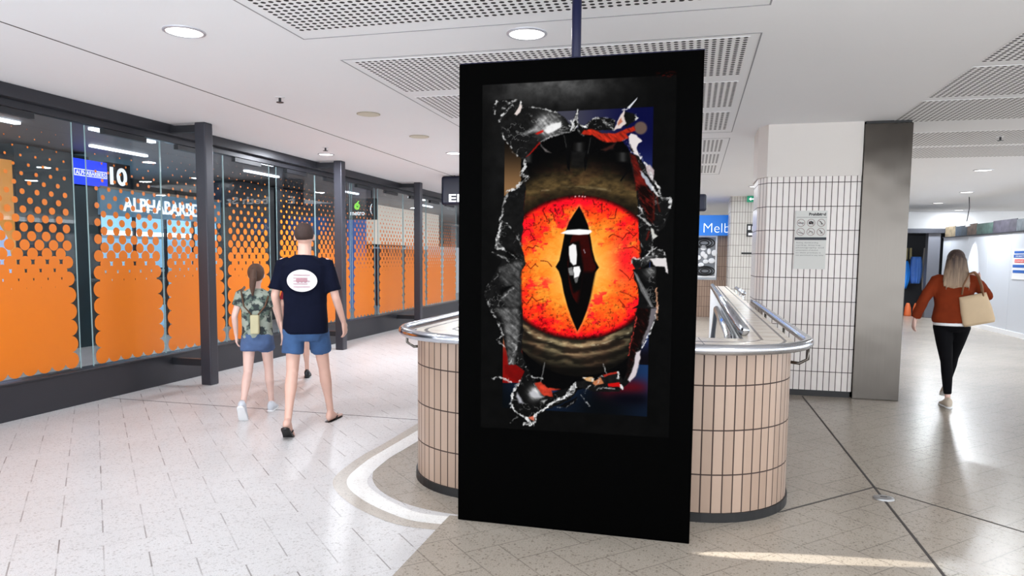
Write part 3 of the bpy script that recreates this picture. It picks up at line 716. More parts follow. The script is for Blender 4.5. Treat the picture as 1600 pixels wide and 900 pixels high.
    # veins
    veins = [crop(740, 290, 4.739, p) for p in ([(355, 365), (385, 325), (415, 325), (435, 370), (450, 405), (415, 415)], [(390, 480), (400, 450), (440, 465), (455, 445), (480, 455)], [(385, 570), (425, 615), (460, 575), (478, 600)], [(365, 850), (395, 885), (430, 825), (465, 855), (515, 840)],
             [(500, 560), (545, 560), (580, 600)], [(510, 180), (530, 220), (545, 250)], [(600, 170), (622, 215)], [(655, 150), (668, 200), (655, 235)], [(560, 180), (590, 210), (600, 260)], [(445, 210), (455, 250)])]
    veins += [crop(900, 290, 4.739, p) for p in ([(240, 380), (275, 360), (345, 395), (370, 360), (395, 350)], [(375, 325), (400, 345), (430, 375), (450, 350)], [(240, 245), (290, 240), (300, 170)], [(325, 625), (360, 650), (400, 700), (425, 640)], [(325, 785), (380, 800), (445, 832)], [(320, 845), (360, 895)], [(195, 130), (190, 200)], [(350, 465), (430, 455), (480, 490)], [(125, 110), (135, 140)])]
    for p in veins:
        d = lsdf(wx, wy, p)
        over(np.clip(1.25 - d / .9, 0, 1) * inx * .8, (.30, .03, .02))
    rs = np.random.RandomState(4)
    for k in range(90):
        a = rs.uniform(0, 2 * math.pi); q = rs.uniform(.72, .97)
        if abs(math.sin(a)) < .55: continue
        x0 = ex + 127 * q * math.cos(a); y0 = ey + 113 * q * math.sin(a); dx, dy = rs.uniform(-5, 5), rs.uniform(-9, 9)
        over(np.clip(1.1 - lsdf(wx, wy, [(x0, y0), (x0 + dx * .3 + 2, y0 + dy * .5), (x0 + dx, y0 + dy)]) / .8, 0, 1) * inx * .6, (.35, .03, .02))
    for x0 in (899, 905, 910, 914): over(A(np.hypot(X - x0, Y - 306.5 - abs(x0 - 905) * .1) - 1.0, 1.5), (1, .8, .8))
    # pupil
    pup = [(905, 322), (912, 335), (919, 352), (923, 372), (926, 392), (930, 407), (936, 418), (930, 426), (927, 440), (923, 462), (917, 485), (910, 503), (902, 518), (895, 502), (887, 480), (881, 458), (877, 436), (873, 424), (868, 417), (874, 407), (878, 388), (882, 366), (889, 347), (897, 334)]
    pd = psdf(X, Y, pup)
    over(A(pd - 2, 6) * inx * .5, (1, .75, .35))
    over(A(pd, 1.4), (.002, .002, .002))
    inner = A(pd + 3, 3) * (Y > 366) * (np.hypot((X - 909) / 22, (Y - 415) / 62) < 1)
    over(inner, grey(.15 + .08 * n2, (1., .06, .03)))
    over(A(psdf(X, Y, [(890, 380), (905, 376), (912, 420), (908, 452), (896, 458), (887, 425)]), 4), (.004, .004, .004))
    over(A(psdf(X, Y, [(910, 425), (930, 425), (921, 470), (903, 512), (893, 492), (903, 470)]), 6), (.006, .001, .001))
    d = psdf(X, Y, [(886, 359.5), (905, 358), (923, 359.5), (925, 362), (920, 366), (905, 367), (886, 366), (876, 364.5)])
    over(A(d, 1.5), (.97, .97, .97))
    over(A(psdf(X, Y, [(889, 385), (895, 381), (900, 383), (901.5, 398), (900.5, 413), (896, 414.5), (891, 409), (889, 397)]), 1.5), grey(.93 + 0 * X))
    over(A(psdf(wx, wy, [(897, 417), (905, 416), (907, 424), (904, 433), (897, 435), (896, 426)]), 1.5), grey(.95 + 0 * X))
    over(A(psdf(wx, wy, [(888, 418), (895, 417), (896, 431), (890, 430)]), 1.5), grey(.33 + .3 * n2))
    over(A(psdf(wx, wy, [(897, 435), (904, 433), (902, 441), (899, 442)]), 1.5), grey(.4 + 0 * X))
    over(A(lsdf(wx, wy, [(912, 390), (914, 395)]) - .5, 1.2) * .8, (.8, .8, .85))
    # dark stone clamps above the lid
    for x0, w, y0 in ((825, 8, 247), (905, 9, 231), (973, 11, 247)):
        over(A(psdf(wx, wy, [(x0 - w, y0 - 8), (x0 + w, y0 - 8), (x0 + w - 1, y0 + 7), (x0 - w, y0 + 5)]), 3), grey(.02 + .17 * np.exp(-((X - x0) / 5) ** 2)))
    over(A(psdf(wx, wy, [(893, 236), (917, 236), (916, 262), (893, 262)]), 4) * .7, grey(.10 * n2 + .03))
    for p in ([(886, 212), (882, 214), (886, 262), (890, 268), (892, 232)], [(923, 213), (926, 213), (922, 235), (914, 268), (912, 250)], [(985, 258), (988, 260), (970, 284), (969, 282)]): over(A(psdf(X, Y, p), 1.2), (.01, .01, .012))
    over(A(lsdf(wx, wy, [(881, 212), (885, 230)]) - .4, 1) * .5, (.45, .45, .45)); over(A(lsdf(wx, wy, [(923, 216), (918, 240)]) - .4, 1) * .4, (.45, .45, .45))
    # torn metal sheets: (polygon, base grey, sheen, tint)
    mn = fbm(X / 6, Y / 6, 81, 5); ms = fbm((X + Y) / 16, (X - Y) / 4, 91, 4)
    rn = 1 - np.abs(2 * fbm((X + .4 * Y) / 13, (Y - .3 * X) / 10, 131, 3) - 1); crease = sstep(.93, .995, rn) * sstep(.35, .65, fbm(X / 17, Y / 17, 141, 2))
    def sheet(P, base, sheen=.2, tint=(1, 1, 1), cx=None, cy=None, rr=25, edge=1.0, rough=True):
        x, y = (wx, wy) if rough else (X, Y)
        d = psdf(x, y, P)
        v = base * (.4 + 1.2 * mn) + .28 * crease * sstep(0, 4, -d)
        if cx is not None: v = v + sheen * np.exp(-((X - cx) / rr) ** 2 - ((Y - cy) / rr) ** 2) * (.25 + 1.5 * ms)
        over(A(d, 1.2), grey(v, tint))
        return d
    def rim(P, w=1.2, b=.85, c=(1, 1, 1), lo=.35):
        ww = w * (.1 + 2. * fbm(X / 4, Y / 4, 55, 3)); d = lsdf(wx + 2.5 * (vnoise(X / 2.5, Y / 2.5, 66) - .5), wy + 2.5 * (vnoise(X / 2.5, Y / 2.5, 67) - .5), P); k = sstep(lo - .05, lo + .35, fbm(X / 4.5, Y / 4.5, 101, 3))
        over(np.clip(1 - (d - ww * .5) / 1.0, 0, 1) * k * b, grey(.55 + .55 * fbm(X / 3, Y / 3, 7, 2), c))
    c1 = lambda P: crop(740, 110, 4.739, P); c2 = lambda P: crop(900, 110, 4.739, P); c3 = lambda P: crop(740, 290, 4.739, P)
    c4 = lambda P: crop(900, 290, 4.739, P); c5 = lambda P: crop(740, 480, 4.283, P); c6 = lambda P: crop(900, 480, 4.283, P)
    # left upper curl
    TL = c1([(150, 300), (175, 225), (240, 215), (320, 215), (350, 235), (370, 275), (440, 270), (520, 280), (600, 300), (660, 340), (715, 395), (725, 440), (640, 470), (560, 500), (490, 530), (385, 635), (370, 665), (330, 640), (250, 540), (205, 450), (185, 370), (190, 325)])
    sheet(TL, .075, .95, cx=856, cy=196, rr=15)
    over(A(psdf(wx, wy, c1([(400, 470), (370, 465), (440, 425), (500, 385), (560, 330), (610, 345), (640, 375), (560, 405), (500, 440)])), 5), grey(.25 + .5 * ms * mn * 2))
    over(A(psdf(wx, wy, c1([(520, 445), (560, 405), (650, 380), (645, 420), (600, 450), (545, 465)])), 2), grey(.82 + .15 * mn))
    over(A(psdf(wx, wy, c1([(455, 465), (510, 440), (515, 455), (480, 472)])), 2), (.75, .10, .07))
    over(A(psdf(wx, wy, c1([(385, 640), (490, 530), (495, 540), (420, 620)])), 1.5), (.55, .07, .05))
    over(A(psdf(wx, wy, c1([(300, 325), (335, 270), (355, 235), (360, 270), (345, 310), (320, 335)])), 1.5), (.85, .80, .78))
    over(A(psdf(wx, wy, c1([(490, 530), (510, 565), (560, 600), (575, 608), (530, 600), (500, 560)])), 2), (.40, .38, .38))
    rim(c1([(155, 320), (150, 280), (175, 230)]), 1.6); rim(c1([(200, 300), (260, 250), (310, 220), (350, 235), (358, 280)]), 1.8)
    rim(c1([(185, 375), (215, 325), (290, 260)]), 1.5, lo=.3); rim(c1([(225, 225), (265, 240)]), 1.)
    rim(c1([(205, 450), (240, 520), (290, 590), (325, 640)]), 1.2); rim(c1([(370, 275), (440, 270), (520, 285), (600, 310), (660, 350), (715, 410)]), .9, .8)
    rim(c1([(720, 450), (640, 468), (560, 495), (500, 525)]), 1.4, .55, lo=.2)
    sheet(c1([(715, 400), (740, 360), (765, 290), (785, 290), (770, 340), (775, 400), (745, 455)]), .1); rim(c1([(725, 440), (735, 390), (760, 330), (772, 290)]), 1.4, lo=.2); rim(c1([(715, 370), (745, 400), (740, 450), (775, 400)]), 1., lo=.2)
    # left spine
    SL = c1([(370, 660), (385, 690), (410, 780), (380, 835), (300, 880), (260, 900)]) + c3([(230, 80), (200, 200), (185, 320), (165, 400), (160, 465), (180, 480), (145, 490), (160, 520), (210, 560), (185, 600), (140, 690), (100, 750), (80, 800), (110, 880)]) + c5([(110, 20), (160, 90), (195, 190), (215, 270), (230, 340), (235, 390), (280, 385), (330, 420), (350, 380), (320, 300), (330, 180), (328, 20)]) + c3([(350, 880), (345, 650), (385, 590), (370, 500), (340, 420), (365, 340), (375, 150), (385, 30)])
    sheet(SL, .07, .0)
    over(A(psdf(wx, wy, c3([(190, 610), (330, 560), (375, 560), (345, 640), (350, 860), (330, 900), (260, 900), (200, 840), (240, 740), (200, 700)])), 6), grey(.10 + .55 * ms * mn))
    over(A(psdf(wx, wy, c5([(150, 10), (300, 10), (310, 130), (290, 260), (270, 390), (235, 385), (215, 200), (190, 90)])), 5), grey(.12 + .75 * ms * mn))
    over(A(psdf(wx, wy, c3([(190, 770), (230, 750), (300, 740), (230, 790), (205, 820)])), 3), (.02, .02, .02))
    over(A(psdf(wx, wy, c3([(235, 470), (290, 480), (330, 540), (270, 545), (240, 510)])), 3), (.02, .02, .02))
    over(A(psdf(wx, wy, c3([(235, 100), (365, 60), (360, 320), (320, 360), (250, 270), (210, 260)])), 4), grey(.04 + .06 * mn))
    rim(c1([(375, 665), (380, 720), (345, 770), (400, 790), (350, 840), (290, 880), (255, 900)]), 2.6, .95, lo=.28)
    rim(c3([(330, 10), (270, 40), (230, 100), (215, 200), (200, 250), (195, 340), (175, 390), (170, 460), (225, 475)]), 2.4, .85, lo=.32)
    rim(c3([(205, 270), (250, 280), (300, 350), (360, 450)]), 1., .7); rim(c3([(140, 490), (190, 510), (260, 560)]), 1.2, .6)
    rim(c3([(210, 600), (160, 690), (110, 730), (80, 800), (120, 890)]), 1.2, .6); rim(c3([(210, 830), (290, 760)]), .8, .5); rim(c3([(190, 350), (185, 420), (215, 465), (300, 520), (340, 560)]), 1., .6)
    rim(c5([(115, 20), (165, 100), (200, 190), (155, 220), (215, 265)]), 1.2, .8); rim(c5([(240, 230), (290, 260), (240, 380)]), 1., .6)
    over(A(lsdf(X, Y, c3([(385, 40), (370, 180)])), 1.6) * .6, (.45, .04, .03))
    # bottom left curl
    over(A(psdf(wx, wy, c5([(205, 390), (280, 385), (345, 435), (320, 490), (280, 500), (215, 450)])), 2), grey(.36 + .15 * mn, (1, .06, .05)))
    BL = c5([(350, 400), (400, 470), (430, 520), (500, 590), (560, 560), (650, 530), (685, 505), (690, 560), (640, 620), (560, 660), (430, 700), (410, 780), (350, 785), (300, 720), (250, 660), (255, 580), (290, 530), (320, 480)])
    sheet(BL, .045, .9, cx=836, cy=614, rr=9)
    over(A(psdf(wx, wy, c5([(370, 580), (400, 555), (450, 590), (470, 600), (440, 610), (390, 600)])), 4), (.72, .72, .74))
    over(A(psdf(wx, wy, c5([(290, 570), (310, 600), (335, 640), (310, 640), (285, 600)])), 3), (.65, .65, .68)); over(A(psdf(wx, wy, c5([(450, 630), (490, 620), (470, 645)])), 3), (.7, .7, .7))
    over(A(psdf(wx, wy, c5([(410, 510), (450, 500), (500, 540), (580, 545), (520, 560), (530, 600), (470, 590), (430, 550)])), 2), grey(.45 + .5 * mn, (1, .30, .20)))
    over(A(psdf(wx, wy, c5([(365, 740), (410, 725), (405, 765)])), 2), (.8, .42, .32))
    rim(c5([(350, 405), (395, 470), (460, 480)]), 1.4, .8); rim(c5([(320, 485), (265, 560), (250, 650), (300, 720), (350, 740), (400, 785)]), 2.2, .95, lo=.25)
    rim(c5([(405, 770), (415, 720), (500, 660), (560, 620), (640, 590), (685, 530)]), 2.4, .95, lo=.2); rim(c5([(340, 780), (400, 780)]), 3.2, .95, lo=.2); rim(c5([(620, 590), (680, 510)]), 3, .9, lo=.15)
    rim(c5([(130, 480), (165, 460), (215, 480), (250, 500)]), 1.6, .8, lo=.2); rim(c5([(250, 770), (290, 740), (270, 690)]), 1., .5)
    over(A(psdf(wx, wy, c5([(560, 670), (690, 600), (680, 640), (620, 675)])), 2), (.02, .02, .03)); rim(c5([(560, 672), (620, 675), (690, 610)]), .6, .5)
    over(A(lsdf(wx, wy, c5([(475, 370), (450, 500)])) - .6, 1.4) * .7, (.6, .6, .6))
    # bottom debris
    over(A(psdf(wx, wy, [(900, 596), (935, 592), (966, 582), (976, 600), (968, 612), (930, 612), (900, 604)]), 2), grey(.02 + .10 * mn))
    over(A(psdf(wx, wy, c6([(40, 465), (110, 470), (130, 500), (70, 495)])), 1.5), (.80, .62, .42)); over(A(psdf(wx, wy, c6([(110, 505), (165, 470), (185, 510), (130, 525)])), 1.5), (.72, .45, .30))
    over(A(psdf(wx, wy, c6([(180, 450), (280, 430), (285, 440), (190, 465)])), 1.2), (.62, .16, .12)); over(A(psdf(wx, wy, c6([(215, 510), (290, 500), (305, 535), (220, 530)])), 1.2), (.75, .05, .05))
    rim(c6([(40, 470), (120, 480), (60, 570)]), 1., .8); rim(c6([(130, 530), (160, 470), (185, 460)]), 1.2, .8); rim(c6([(130, 550), (180, 540), (260, 545)]), .8, .7); rim(c6([(280, 440), (280, 470)]), 2.5, .9, lo=.1)
    rim(c6([(30, 590), (95, 665)]), .4, .7); rim(c6([(185, 380), (200, 440)]), .8, .6, lo=.2)
    # right lower blade
    RB = c6([(415, 0), (540, 0), (520, 80), (480, 190), (435, 260), (430, 330), (400, 460), (350, 505), (310, 545), (300, 520), (345, 420), (360, 260), (385, 100)])
    sheet(RB, .05)
    over(A(psdf(wx, wy, c6([(415, 0), (490, 0), (480, 120), (440, 220), (400, 300), (360, 440), (340, 470), (365, 250)])), 6), grey(.05 + .16 * sstep(.5, .8, ms), (1, .25, .2)))
    over(A(psdf(wx, wy, c6([(400, 300), (435, 290), (425, 360), (400, 460), (360, 500), (345, 490), (385, 400)])), 2), (.80, .76, .78))
    over(A(psdf(wx, wy, c6([(505, 0), (545, 0), (520, 90), (480, 190), (440, 260), (440, 230), (480, 130)])), 2), (.42, .40, .42))
    rim(c6([(545, 0), (525, 90), (485, 190), (440, 270)]), 1.2, .9, lo=.25); rim(c6([(405, 60), (375, 200), (350, 320)]), .8, .7, (1, .3, .25), .2); rim(c6([(310, 545), (300, 520)]), 2, .9, lo=.1)
    RM = c4([(420, 620), (590, 600), (600, 880), (560, 900)]) + [(1026, 482), (988, 482)] + c4([(465, 880), (460, 740), (430, 700)])
    sheet(RM, .045, .35, cx=1016, cy=424, rr=9)
    over(A(psdf(X, Y, c4([(430, 640), (455, 660), (520, 780), (575, 900), (555, 900), (480, 780)])), 1.5), grey(.22 + .3 * mn)); over(A(lsdf(X, Y, c4([(432, 640), (560, 898)])) - .3, 1.2) * .6, (.7, .7, .72))
    rim(c4([(595, 760), (600, 890)]) + [(1026, 500)], 1.4, .8, (1, .75, .6), .1)
    # right middle knot
    sheet(c4([(410, 540), (490, 545), (530, 470), (570, 480), (650, 480), (665, 520), (560, 560), (500, 600), (440, 625), (412, 580)]), .08, .2, cx=1010, cy=400, rr=12)
    over(A(psdf(wx, wy, c4([(550, 545), (600, 535), (665, 540), (675, 600), (685, 655), (665, 640), (655, 600), (590, 600)])), 1.5), (.86, .84, .84))
    rim(c4([(412, 580), (412, 540), (490, 545), (540, 500), (590, 460), (650, 490), (660, 540)]), 1.4, .85, lo=.3); rim(c4([(550, 500), (600, 530), (560, 560)]), 1.2, .7)
    # right upper sheet
    RU = c2([(385, 600), (470, 640), (500, 690), (550, 760), (590, 860)]) + c4([(600, 60), (700, 110), (700, 170), (660, 300), (600, 360), (560, 420), (560, 520), (500, 510), (495, 460), (465, 400), (460, 200), (445, 0)])
    sheet(RU, .06, .0)
    over(A(psdf(wx, wy, c2([(400, 610), (440, 640), (480, 740), (570, 890), (440, 890), (430, 760)])), 3), grey(.10 + .45 * ms, (1, .22, .16)))
    over(A(psdf(wx, wy, c4([(450, 0), (560, 0), (575, 150), (570, 280), (540, 260), (470, 100)])), 5), grey(.06 + .30 * sstep(.45, .8, ms), (1, .2, .15)))
    over(A(lsdf(wx, wy, c4([(575, 60), (575, 250)])) - 1, 3) * .7, (.42, .07, .03)); over(A(lsdf(wx, wy, c4([(595, 80), (620, 190)])) - .8, 3) * .7, (.45, .09, .05)); over(A(lsdf(wx, wy, c4([(545, 340), (520, 400)])) - .8, 3) * .7, (.6, .10, .06))
    over(A(psdf(wx, wy, c2([(385, 490), (410, 465), (450, 480), (490, 525), (465, 545), (445, 570), (470, 640), (430, 620), (400, 560)])), 1.5), (.86, .83, .83))
    over(A(psdf(wx, wy, c2([(400, 545), (430, 600), (410, 600)])), 1.5), (.06, .05, .05))
    over(A(psdf(wx, wy, c2([(510, 700), (550, 700), (580, 740), (570, 820), (545, 790), (520, 740)])), 2), (.72, .66, .67))
    over(A(psdf(wx, wy, c2([(470, 740), (500, 760), (560, 840), (590, 900), (560, 890), (490, 790)])), 1.5), (.66, .68, .72))
    rim(c2([(450, 600), (490, 660), (540, 720), (570, 810), (600, 850), (620, 880)]), 2., .9, lo=.3); rim(c4([(560, 0), (600, 70), (650, 100), (700, 90), (700, 160)]), 2.4, .85, lo=.25); rim(c4([(600, 0), (625, 60)]), 1.4, .9, lo=.1)
    over(A(psdf(wx, wy, c4([(555, 310), (575, 320), (580, 355), (605, 375), (570, 400), (560, 360)])), 1.5), (.78, .78, .76)); rim(c4([(565, 380), (565, 470), (520, 520)]), 1.6, .7)
    rim(c4([(455, 160), (485, 170), (490, 210), (460, 220), (520, 270), (550, 300)]), 1.6, .8, lo=.3); rim(c4([(465, 300), (500, 290), (545, 330)]), 1.8, .6)
    rim(c4([(465, 400), (495, 460)]), .8, .6)
    # top flaps
    sheet(c2([(15, 390), (60, 410), (120, 360), (170, 345), (230, 355), (290, 365), (285, 440), (200, 440), (110, 460), (60, 440), (30, 470)]), .05)
    over(A(psdf(wx, wy, c2([(60, 440), (110, 435), (200, 465), (290, 470), (330, 450), (430, 415), (440, 445), (370, 470), (390, 500), (335, 530), (220, 535), (170, 510), (120, 475), (60, 480), (40, 470)])), 2), grey(.25 + .75 * ms, (1, .22, .12)))
    over(A(psdf(wx, wy, c2([(360, 300), (440, 325), (460, 350), (430, 380), (370, 420), (340, 380)])), 1.5), grey(.02 + .06 * mn))
    over(A(psdf(wx, wy, c2([(280, 440), (300, 395), (335, 320), (360, 280), (355, 340), (370, 390), (330, 430)])), 1.5), (.84, .78, .76))
    over(A(psdf(wx, wy, c2([(305, 400), (335, 350), (345, 380), (315, 410)])), 2), (.72, .45, .36))
    over(A(psdf(X, Y, c2([(380, 275), (455, 200), (450, 215), (395, 285)])), 1.), (.82, .83, .86)); rim(c2([(345, 290), (385, 280), (400, 262)]), 1.2, .8, lo=.2)
    rim(c2([(70, 420), (120, 365), (165, 350), (200, 375), (240, 405), (280, 440)]), 1.8, .8, lo=.25); rim(c2([(190, 350), (240, 355), (290, 370)]), .8, .5); rim(c2([(430, 370), (455, 350), (440, 330)]), 1.8, .8, lo=.2)
    rim(c2([(10, 300), (5, 370), (30, 400), (70, 420)]), 1.6, .8, lo=.25); rim(c2([(20, 440), (30, 470), (60, 480)]), 1.4, .5)
    rim(c2([(345, 525), (380, 505), (390, 560), (410, 600)]), 1., .6)
    over(A(psdf(wx, wy, c2([(190, 590), (250, 560), (300, 530), (270, 580), (220, 600)])), 3) * .7, (.28, .14, .12))
    # small red mark on the bezel, top right
    rm = sstep(.45, .7, fbm(X / 3, Y / 2, 111, 3)) * np.exp(-((X - 1042) / 14) ** 4 - ((Y - 116) / 4.5) ** 4)
    over(rm * .6, (.38, .04, .02))
    return np.clip(img, 0, 1)

def screen():
    X0, X1, Z0, Z1 = -1.175, -.10, .44, 2.52; nx, nz = 330, 640
    xs = np.linspace(X0, X1, nx); zs = np.linspace(Z0, Z1, nz); XX, ZZ = np.meshgrid(xs, zs)
    # the artwork is drawn in image pixel coordinates; this fixed matrix, the camera projection, takes a point (x, z) of the flat screen to them
    A_, B_, C_ = [[870.835069, -56.516875, 4108.945892], [-88.661877, -1140.080895, 3264.342436], [-0.246619, -0.083714, 3.841101]]
    w = C_[0] * XX + C_[1] * ZZ + C_[2]
    img = art((A_[0] * XX + A_[1] * ZZ + A_[2]) / w, (B_[0] * XX + B_[1] * ZZ + B_[2]) / w)
    lin = np.where(img <= .04045, img / 12.92, ((img + .055) / 1.055) ** 2.4)
    me = bpy.data.meshes.new('screen'); co = np.stack([XX, np.full(XX.shape, DY - .003), ZZ], -1).reshape(-1, 3)
    i, j = np.meshgrid(np.arange(nx - 1), np.arange(nz - 1)); a = (j * nx + i).ravel()
    fc = np.stack([a, a + 1, a + nx + 1, a + nx], -1)
    me.vertices.add(len(co)); me.vertices.foreach_set('co', co.ravel())
    me.loops.add(fc.size); me.loops.foreach_set('vertex_index', fc.ravel().astype(np.int32))
    me.polygons.add(len(fc)); me.polygons.foreach_set('loop_start', (np.arange(len(fc)) * 4).astype(np.int32)); me.polygons.foreach_set('loop_total', np.full(len(fc), 4, np.int32))
    me.update(calc_edges=True)
    ca = me.color_attributes.new('picture', 'FLOAT_COLOR', 'POINT')
    ca.data.foreach_set('color', np.concatenate([lin, np.ones(lin.shape[:2] + (1,))], -1).reshape(-1).astype(np.float32))
    m = mat('screen_picture', (0, 0, 0), .6, spec=.02); t = NT(m); q = t.n('ShaderNodeAttribute', attribute_name='picture')
    t.t.links.new(q.outputs['Color'], t.b.inputs['Emission Color']); t.b.inputs['Emission Strength'].default_value = 1.0
    link('screen', me, m, r)
screen()

# ------------------------------------------------------------------ pillars and steel column
def pillar(name, x0, x1, y0, y1, ch, label, m, ztop, plaster=True):
    r = empty(name, ((x0 + x1) / 2, (y0 + y1) / 2, 0), label, 'pillar')
    P = [(x0, y1), (x0, y0 + ch), (x0 + ch * .5, y0), (x1, y0), (x1, y1), (x0, y1)]
    b = MB(); strip(P, .07, ztop, b, u0=-(math.dist(P[0], P[1]) + math.dist(P[1], P[2])) - x0 - ch * .55 * 0)
    b.build('tile_cladding', m, r)
    Q = [(x + (.012 if x < (x0 + x1) / 2 else -.012), y + (.012 if y < (y0 + y1) / 2 else -.012)) for x, y in P[:-1]]
    MB().prism(Q, 0, .07).build('skirting', M['rubber'], r)
    if plaster:
        Q = [(x + (-.016 if x < (x0 + x1) / 2 else .0), y + (-.012 if y < (y0 + y1) / 2 else .012)) for x, y in P[:-1]]
        MB().prism(Q, ztop, CH).build('plaster_head', M['plaster'], r)
    else: MB().prism(P[:-1], ztop, CH).build('plaster_head', M['plaster'], r)
pillar('tiled_pillar', .70, 1.757, 8.53, 9.3, .18, 'wide white-tiled pillar left of the steel column', M['tile_pillar'], 2.47)
pillar('tiled_pillar', .83, 1.9, 18, 19, .05, 'distant white-tiled pillar seen beside the escalators', M['tile_far'], 3.04, False)
r = empty('steel_column', (2.0, 8.8, 0), 'brushed stainless steel column right of the tiled pillar', 'column')
bev(MB().box(1.762, 2.236, 8.50, 9.3, 0, 3.02).build('steel_cladding', M['steel'], r), .006, 3)
MB().box(1.775, 2.225, 8.52, 9.28, 3.02, CH).build('shadow_gap', M['rubber'], r)
# prohibition notice on the pillar
r = empty('prohibition_notice', (1.26, 8.52, 1.43), 'grey prohibition notice with round symbols on the tiled pillar', 'notice')
MB().box(1.095, 1.425, 8.515, 8.528, 1.44, 2.09).build('plate', mat('notice_grey', (206, 206, 202), .5), r)
fy = 8.5145
text('Prohibited', 'heading', M['textdark'], r, (1.235, fy, 2.035), .05, '-y', .0005, fit=(.175, .032), bold=.002)
MB().box(1.105, 1.42, fy, fy + .001, 2.015, 2.018).build('rule', M['textdark'], r)
MB().box(1.095, 1.425, fy, fy + .001, 1.765, 1.795).build('dark_band', mat('notice_navy', (34, 40, 50), .5), r)
rg = mat('symbol_ring', (150, 120, 118), .5)
for kx in range(3):
    for kz in range(2):
        cx, cz = 1.155 + kx * .105, 1.955 - kz * .10
        g = MB().tube([(cx + .040 * math.cos(a), fy, cz + .040 * math.sin(a)) for a in [k * math.pi / 12 for k in range(25)]], .0025, 6).tube([(cx - .027, fy, cz + .027), (cx + .027, fy, cz - .027)], .002, 6).build('symbol', rg, r)
        b = MB()
        if (kx, kz) == (1, 0): b.box(cx - .024, cx + .024, fy - .001, fy, cz - .015, cz + .014).box(cx - .01, cx + .008, fy - .001, fy, cz + .014, cz + .021)
        elif (kx, kz) == (0, 0): b.box(cx - .032, cx + .03, fy - .001, fy, cz - .006, cz + .002)
        elif kz == 1 and kx == 0: b.tube([(cx - .028, fy, cz - .004), (cx, fy, cz - .012), (cx + .028, fy, cz - .016)], .003, 6)
        elif kx == 1: b.tube([(cx - .024, fy, cz - .016), (cx - .006, fy, cz + .01), (cx + .012, fy, cz + .004), (cx + .024, fy, cz - .012)], .003, 6)
        else: b.tube([(cx - .012, fy, cz + .02), (cx + .004, fy, cz), (cx + .002, fy, cz - .02)], .0035, 6).tube([(cx + .004, fy, cz), (cx + .018, fy, cz - .012)], .003, 6)
        b.build('pictogram', M['textdark'], g)
for k, s in enumerate(['Skating, skateboarding', 'cycling, littering,', 'photography and', 'consumption of alcohol', 'on these premises is', 'not permitted at any time']):
    text(s, 'small_print', mat('notice_print', (110, 112, 112), .6) if k == 0 else bpy.data.materials['notice_print'], r, (1.112, fy, 1.725 - k * .028), .02, '-y', .0003, fit=(.26 + .03 * ((k * 7) % 3 - 1), .017))
# emergency exit sign and leaflets on the distant pillar
r = empty('exit_sign', (1.31, 17.97, 2.9), 'small green exit sign with white arrow on the distant pillar', 'exit sign')
MB().box(1.20, 1.44, 17.90, 17.96, 2.90, 3.04).build('case', mat('exit_green', (10, 120, 90), .4, emit=(8, 120, 88), es=.7), r)
b = MB(); b.prism([(1.24, 2.97), (1.29, 3.01), (1.29, 2.983), (1.38, 2.983), (1.38, 2.957), (1.29, 2.957), (1.29, 2.93)], 17.893, 17.90, 'y'); b.build('arrow', M['textwhite'], r)
r = empty('wall_notice', (1.33, 17.98, 2.1), 'small black and white poster on the distant tiled pillar', 'poster')
MB().box(1.22, 1.43, 17.975, 17.99, 2.08, 2.38).build('sheet', M['textdark'], r)
b = MB().box(1.25, 1.31, 17.97, 17.975, 2.24, 2.34).box(1.34, 1.40, 17.97, 17.975, 2.22, 2.33).box(1.26, 1.39, 17.97, 17.975, 2.11, 2.17); b.build('print', M['white'], r)
o = MB().box(1.12, 1.45, 17.97, 17.99, 1.66, 1.70).build('wall_strip', M['textdark']); tag(o, 'thin dark strip fixed low on the distant pillar', 'strip')

# ------------------------------------------------------------------ signs
def hanging_sign(x0, x1, y, z0, z1, label, body=None, tx=0, tz=0, fit=None):
    r = empty('hanging_sign', ((x0 + x1) / 2, y, z0), label, 'sign')
    bev(MB().box(x0, x1, y, y + .12, z0, z1).build('box', M['navy_sign'], r), .05, 5)
    for x in (x0 + .25, x1 - .25): MB().tube([(x, y + .06, z1 - .02), (x, y + .06, CH)], .012, 8).build('hanger', M['charcoal_dark'], r)
    if body: text(body, 'lettering', M['textwhite'], r, (tx, y - .002, tz), .16, '-y', fit=fit, bold=.003)
hanging_sign(-4.63, -2.3, 12.64, 2.50, 3.04, 'dark navy hanging street sign peeking out left of the display', 'Elizabeth St', -4.47, 2.555, (1.55, .145))
hanging_sign(-.9, .22, 14.6, 2.48, 2.82, 'rounded navy sign end peeking out right of the display')
r = empty('ticket_hall_sign', (0, 19, 2.1), 'bright blue sign board with white lettering right of the display', 'sign')
MB().box(-1.6, 2.1, 19.04, 19.25, 2.14, 2.66).build('board', mat('sign_blue', (24, 104, 190), .4, emit=(20, 100, 190), es=.55), r)
text('Melbourne', 'lettering', M['textwhite'], r, (.235, 19.035, 2.215), .3, '-y', fit=(1.5, .235), bold=-.006)
b = MB(); strip([(.60, 19.3), (.86, 19.3)], .98, 2.14, b); b.box(.60, .86, 19.301, 19.4, .98, 2.14); o = b.build('tiled_pier', M['tile_brown']); tag(o, 'narrow brown tiled pier right of the grey artwork', 'pier')
o = MB().box(.87, .98, 19.26, 19.4, .99, 2.13).build('blue_pier', mat('pier_blue', (40, 90, 150), .4)); tag(o, 'blue pier under the blue sign board', 'pier')
b = MB(); strip([(-1.6, 19.3), (2.6, 19.3)], 0, .98, b); b.box(-1.6, 2.6, 19.3005, 19.5, 0, .98)
o = b.build('tiled_dado', M['tile_brown']); tag(o, 'low brown tiled wall under the artwork beyond the escalators', 'wall')
r = empty('framed_artwork', (.1, 19.2, 1.1), 'grey artwork of white rounded shapes beyond the escalators', 'artwork')
